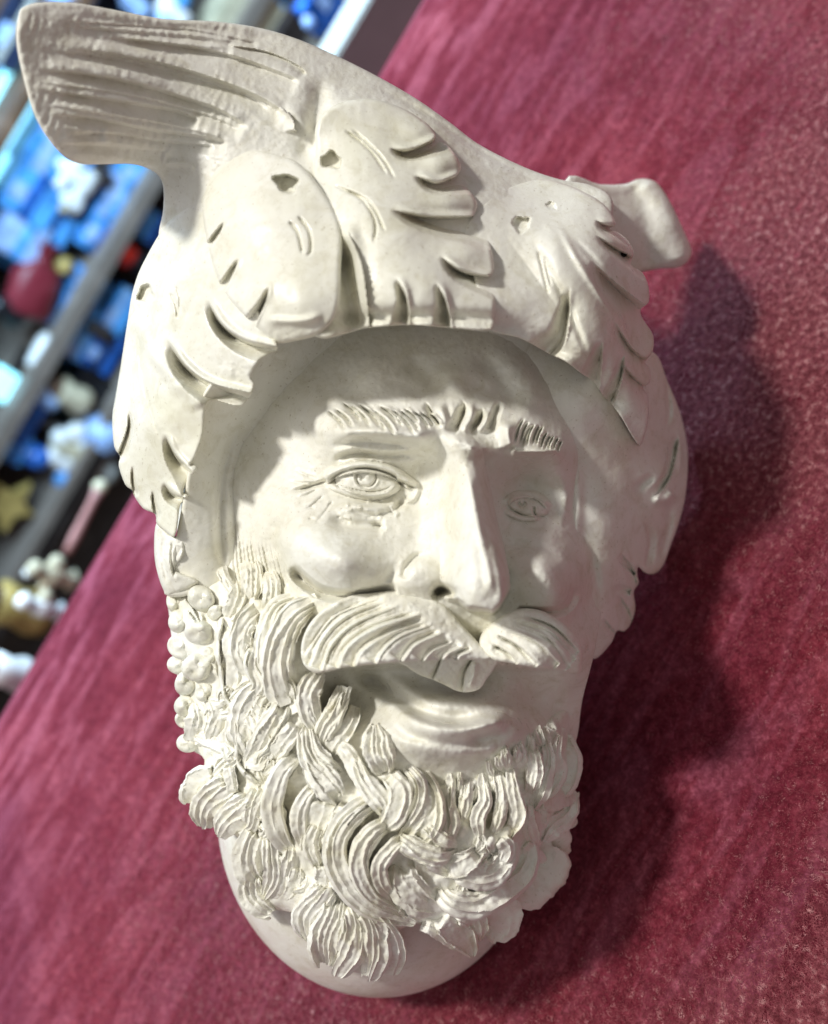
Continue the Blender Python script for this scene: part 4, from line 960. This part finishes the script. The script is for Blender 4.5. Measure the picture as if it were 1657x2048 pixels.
# the display cabinet
cab = bpy.data.objects.new('display_cabinet', None); COL.objects.link(cab); cab.location = (0, YW, 0)
info(cab, 'display cabinet with beige shelves and crowded goods behind the table', 'cabinet')
def zat(u, v): return float(on_wall(u, v, YW)[2])
def cpart(name, x0, x1, z0, z1, y0, y1, mat):
    return link_bm(name, bm_box(x1 - x0, y1 - y0, z1 - z0, .03), mat, ((x0 + x1) / 2, (y0 + y1) / 2 , (z0 + z1) / 2), parent=cab)
XC = float(on_wall(300, 300, YW)[0])
ZT = zat(-250, -250); ZB = zat(300, 900)
cpart('back_panel', XC - 1.1, XC + 1.1, ZB - .5, ZT, .10, .12, NAVY)
for (u, v, t, mt) in [(118, 545, 22, BEIGE), (205, 722, 20, BEIGE), (90, 950, 22, DARKW), (20, 130, 14, BROWN)]:
    z = zat(u, v); k = scale_at(on_wall(u, v, YW)) * t * HF_
    cpart('shelf_board', XC - 1.08, XC + 1.08, z - k / 2, z + k / 2, -.065, .10, mt)
for (u, v) in [(60, 440), (285, 585), (-60, 760), (560, 30)]:
    x = float(on_wall(u, v, YW)[0]); cpart('upright', x - .0035, x + .0035, ZB - .1, ZT, -.045, .10, DARKW)
z = zat(90, 985)
cpart('drawer_front', XC - 1.08, XC + 1.08, z - .17, z - .004, -.03, .0, DARKW)
info(link_bm('shop_floor', bm_box(4, 3.2, .02, 0), BROWN, (XC, EY + 1.0, ZB - .5), 0), '', '')
fl = bpy.data.objects['shop_floor']; del fl['label']; del fl['category']; fl['kind'] = 'structure'
for (u, v, w, h) in [(70,330,190,120),(30,470,130,110),(225,400,230,105),(140,620,200,100),(30,800,150,70)]:
    p = on_wall(u, v, YW + .04); k = scale_at(p)
    o_ = link_bm('glass_pane', bm_box(w * k, .006, h * k * HF_, .1), BLUE, (p[0], .04, p[2]), parent=cab)
gp = on_wall(18, 235, YW - .02); k = scale_at(gp)
r = bpy.data.objects.new('light_panel', None); COL.objects.link(r); r.location = gp
link_bm('lit_pane', bm_box(250 * k, .01, 78 * k * HF_, .1), GLOW, parent=r); link_bm('frame', bm_box(266 * k, .008, 92 * k * HF_, .1), PALE, (0, .004, 0), parent=r)
info(r, 'brightly lit pale cyan panel at the far left behind the plume', 'light')
box(112, 300, 120, 95, BLUE, 'bright blue box just below the tip of the plume', band=PALE)
box(60, 385, 110, 80, BLUE, 'bright blue box at the left edge under the glowing panel', band=DBLUE)
box(35, 470, 90, 70, PALE, 'pale blue box at the left edge above the wine red bag', band=BLUE)
box(100, 450, 60, 60, BLUE, 'small sky blue box between white flowers and beige shelf', band=DBLUE)
turned(150, 350, 80, PACK, WHITE, 'white flower ornament in front of the blue boxes under the plume', 'ornament', 'flower_ornament', wob=.35, parts=[('petal', .4 * math.cos(a), .4 * math.sin(a), .24, WHITE) for a in (0.3, 1.5, 2.6, 3.9, 5.1)])
turned(140, 400, 50, PACK, WHITE, 'small white shell ornament below the white flower', 'ornament', 'shell_ornament', wob=.3, parts=[('petal', .4, .2, .25, WHITE), ('petal', -.4, .1, .25, CREAM)])
turned(200, 350, 45, PACK, DARKW, 'small dark figurine right of the white flower', 'figurine', 'figurine')
box(268, 355, 80, 60, BLUE, 'blue box nearest the plume notch, beside the helmet', band=PALE)
box(238, 405, 100, 62, PALE, 'light blue box in the middle of the stack beside the helmet', band=BLUE)
box(205, 455, 110, 60, BLUE, 'blue box behind the red ornament', band=DBLUE)
box(280, 440, 60, 60, DBLUE, 'dark blue box against the helmet edge over the red ornament', band=BLUE)
turned(240, 498, 62, PACK, RED, 'bright red ornament on the shelf left of the helmet', 'ornament', 'red_ornament', wob=.25, parts=[('knob', .38, .2, .22, RED), ('knob', -.3, .3, .2, RED)])
turned(268, 515, 50, PACK, BLACK, 'black figurine between the red ornament and the helmet', 'figurine', 'black_figurine')
turned(75, 560, 150, BOTT, WINE, 'wine red bag with golden side lying on the shelf', 'bag', 'wine_red_bag', rot=1.35, wob=.1, parts=[('clasp', .3, .3, .12, GOLD)], ex=1.6)
turned(12, 620, 70, PACK, BLACK, 'black pot at the left edge beside the wine red bag', 'pot', 'black_pot')
box(165, 580, 80, 55, BLUE, 'blue box under the beige shelf left of the helmet hole', band=PALE)
box(140, 630, 90, 60, BLUE, 'blue box leaning beside the white bottle', band=DBLUE, rot=.2)
box(150, 685, 60, 45, PALE, 'small pale box right of the white bottle', band=BLUE)
turned(98, 690, 105, BOTT, WHITE, 'white bottle lying on its side below the shelf', 'bottle', 'white_bottle', rot=1.5, wob=.02, ex=1.2, parts=[('cap', 0, .5, .1, PALE)])
turned(195, 660, 50, PACK, DARKW, 'small dark figurine between two blue boxes', 'figurine', 'figurine')
box(232, 630, 115, 38, BLUE, 'long narrow blue strip box beside the left leaf', band=PALE)
box(60, 730, 60, 40, DARKW, 'small dark box beneath the white bottle')
box(18, 775, 62, 55, GLOW, 'glowing cyan box at the left edge', cat='light', name='lit_box')
turned(90, 790, 60, PACK, PALE, 'pale blue crumpled bag at the left, near the basket', 'bag', 'plastic_bag', wob=.3, parts=[('knot', .2, .5, .2, BLUE)])
turned(140, 790, 80, PACK, CREAM, 'beige basket with brown lid left of the leaf', 'basket', 'basket', wob=.08, parts=[('lid', 0, .4, .3, BROWN)])
box(35, 840, 90, 50, DBLUE, 'dark blue box under the glowing cyan box', band=BLUE)
box(20, 890, 60, 50, BLUE, 'sky blue box at the left edge over the dark drawers', band=DBLUE)
box(180, 780, 70, 70, BLACK, 'black box close to the scalloped leaf')
box(200, 700, 80, 50, DBLUE, 'navy box behind the scalloped leaf', band=NAVY)
turned(205, 868, 92, BALL, PALE, 'pale blue ball beside the left leaf', 'ball', 'ball', wob=.01, parts=[('valve', 0, .5, .06, WHITE)])
turned(135, 895, 70, PACK, CREAM, 'cream shell cluster left of the pale blue ball', 'ornament', 'shell_cluster', wob=.3, parts=[('shell', .5 * math.cos(a), .35 * math.sin(a), .28, WHITE) for a in (0, 1.2, 2.5, 3.6, 5)])
turned(135, 960, 52, BALL, BLUE, 'small blue ball under the shell cluster', 'ball', 'ball', parts=[('valve', 0, .5, .06, WHITE)])
turned(75, 915, 50, BALL, DBLUE, 'small dark blue ball left of the shell cluster', 'ball', 'ball', parts=[('valve', 0, .5, .06, WHITE)])
turned(195, 935, 70, PACK, GREYM, 'grey pot under the pale blue ball', 'pot', 'grey_pot')
turned(168, 1040, 150, [(.06,-.5),(.07,-.3),(.06,.3),(.09,.5)], PINK, 'slim pinkish red pole standing behind the table edge', 'pole', 'slim_pole', Y=EY + .2, rot=1.5, parts=[('tip', 0, .5, .1, CREAM)])
import bmesh
def star(k, n=5):
    bm = bmesh.new(); o = []; top = []
    for i in range(2 * n):
        r_ = k * (1 if i % 2 == 0 else .45); a = math.pi * i / n
        o.append(bm.verts.new((r_ * math.cos(a), .004, r_ * math.sin(a)))); top.append(bm.verts.new((r_ * math.cos(a) * .9, -.004, r_ * math.sin(a) * .9)))
    bm.faces.new(o); bm.faces.new(top[::-1])
    for i in range(2 * n): bm.faces.new((o[i], top[i], top[(i + 1) % (2 * n)], o[(i + 1) % (2 * n)]))
    return bm
p = on_wall(18, 1010, YW - .05); st_ = link_bm('gold_star', star(62 * scale_at(p)), GOLD, p, .3); info(st_, 'dull gold star on the dark drawers at the left edge', 'star')
turned(110, 1150, 100, VASE, CREAM, 'cream carved figurine standing just behind the table edge', 'figurine', 'cream_figurine', Y=EY + .16, wob=.2, parts=[('head', 0, .45, .17, CREAM), ('arm', .25, .1, .16, CREAM), ('arm', -.25, .05, .16, CREAM)])
turned(88, 1215, 90, VASE, WHITE, 'white carved figurine hard against the table edge', 'figurine', 'white_figurine', Y=EY + .12, wob=.2, parts=[('head', 0, .5, .2, WHITE), ('arm', .25, .1, .16, CREAM)])
turned(32, 1215, 130, PACK, GOLD, 'tan wicker jar at the left behind the table', 'jar', 'wicker_jar', Y=EY + .2, parts=[('lid', 0, .5, .3, BROWN)])
turned(58, 1146, 22, BALL, WHITE, 'tiny shining metal ball above the tan jar', 'ball', 'metal_ball', Y=EY + .2, parts=[('stem', 0, -.5, .2, GREYM)])
turned(15, 1345, 100, PACK, WHITE, 'white jar with orange lid at the left table edge', 'jar', 'white_jar', Y=EY + .1, parts=[('lid', 0, .45, .3, GOLD)])
box(30, 60, 150, 50, NAVY, 'dark navy box in the top left corner', band=GREYM)
box(150, -10, 90, 50, PALE, 'pale box above the plume at the top left', band=BLUE)
turned(270, 5, 60, PACK, PALE, 'pale blue bag above the plume', 'bag', 'plastic_bag', wob=.3, parts=[('knot', .2, .5, .2, WHITE)])
turned(345, 25, 70, PACK, WHITE, 'white bird ornament above the middle of the plume', 'ornament', 'bird_ornament', wob=.3, parts=[('wing', .45, .0, .3, BLUE), ('wing', -.4, .1, .3, PALE)])
box(480, 40, 150, 90, CREAM, 'large cream tray behind the top of the plume', cat='tray', name='tray')
turned(505, 8, 36, PACK, PALE, 'small blue cup on the cream tray', 'cup', 'blue_cup', parts=[('handle', .35, 0, .15, BLUE)])
turned(555, 6, 36, PACK, BLUE, 'blue glass trinket beside the small cup', 'trinket', 'trinket', parts=[('knob', .3, 0, .2, PALE)])
box(655, 30, 80, 90, DBLUE, 'dark blue box near the top of the cloth edge', band=NAVY, Y=EY + .3)
turned(618, 45, 26, BALL, PALE, 'small blue glass bead at the top, over the helmet', 'bead', 'glass_bead', Y=EY + .28, parts=[('eyelet', 0, .5, .12, WHITE)])
box(600, 35, 160, 40, DARKW, 'long dark wooden box at the top behind the helmet', Y=EY + .35)
box(745, 50, 230, 85, GREYM, 'pale grey slab standing beside the cloth at the top', cat='slab', name='grey_slab', Y=EY + .12)
cl = on_wall(150, 500, YW)
lamp('cabinet_daylight', 'AREA', cl + np.array([0.15, -0.35, 0.55]), cl, 11, (0.50, 0.76, 1.0), shape='RECTANGLE', size=0.5, size_y=0.3)
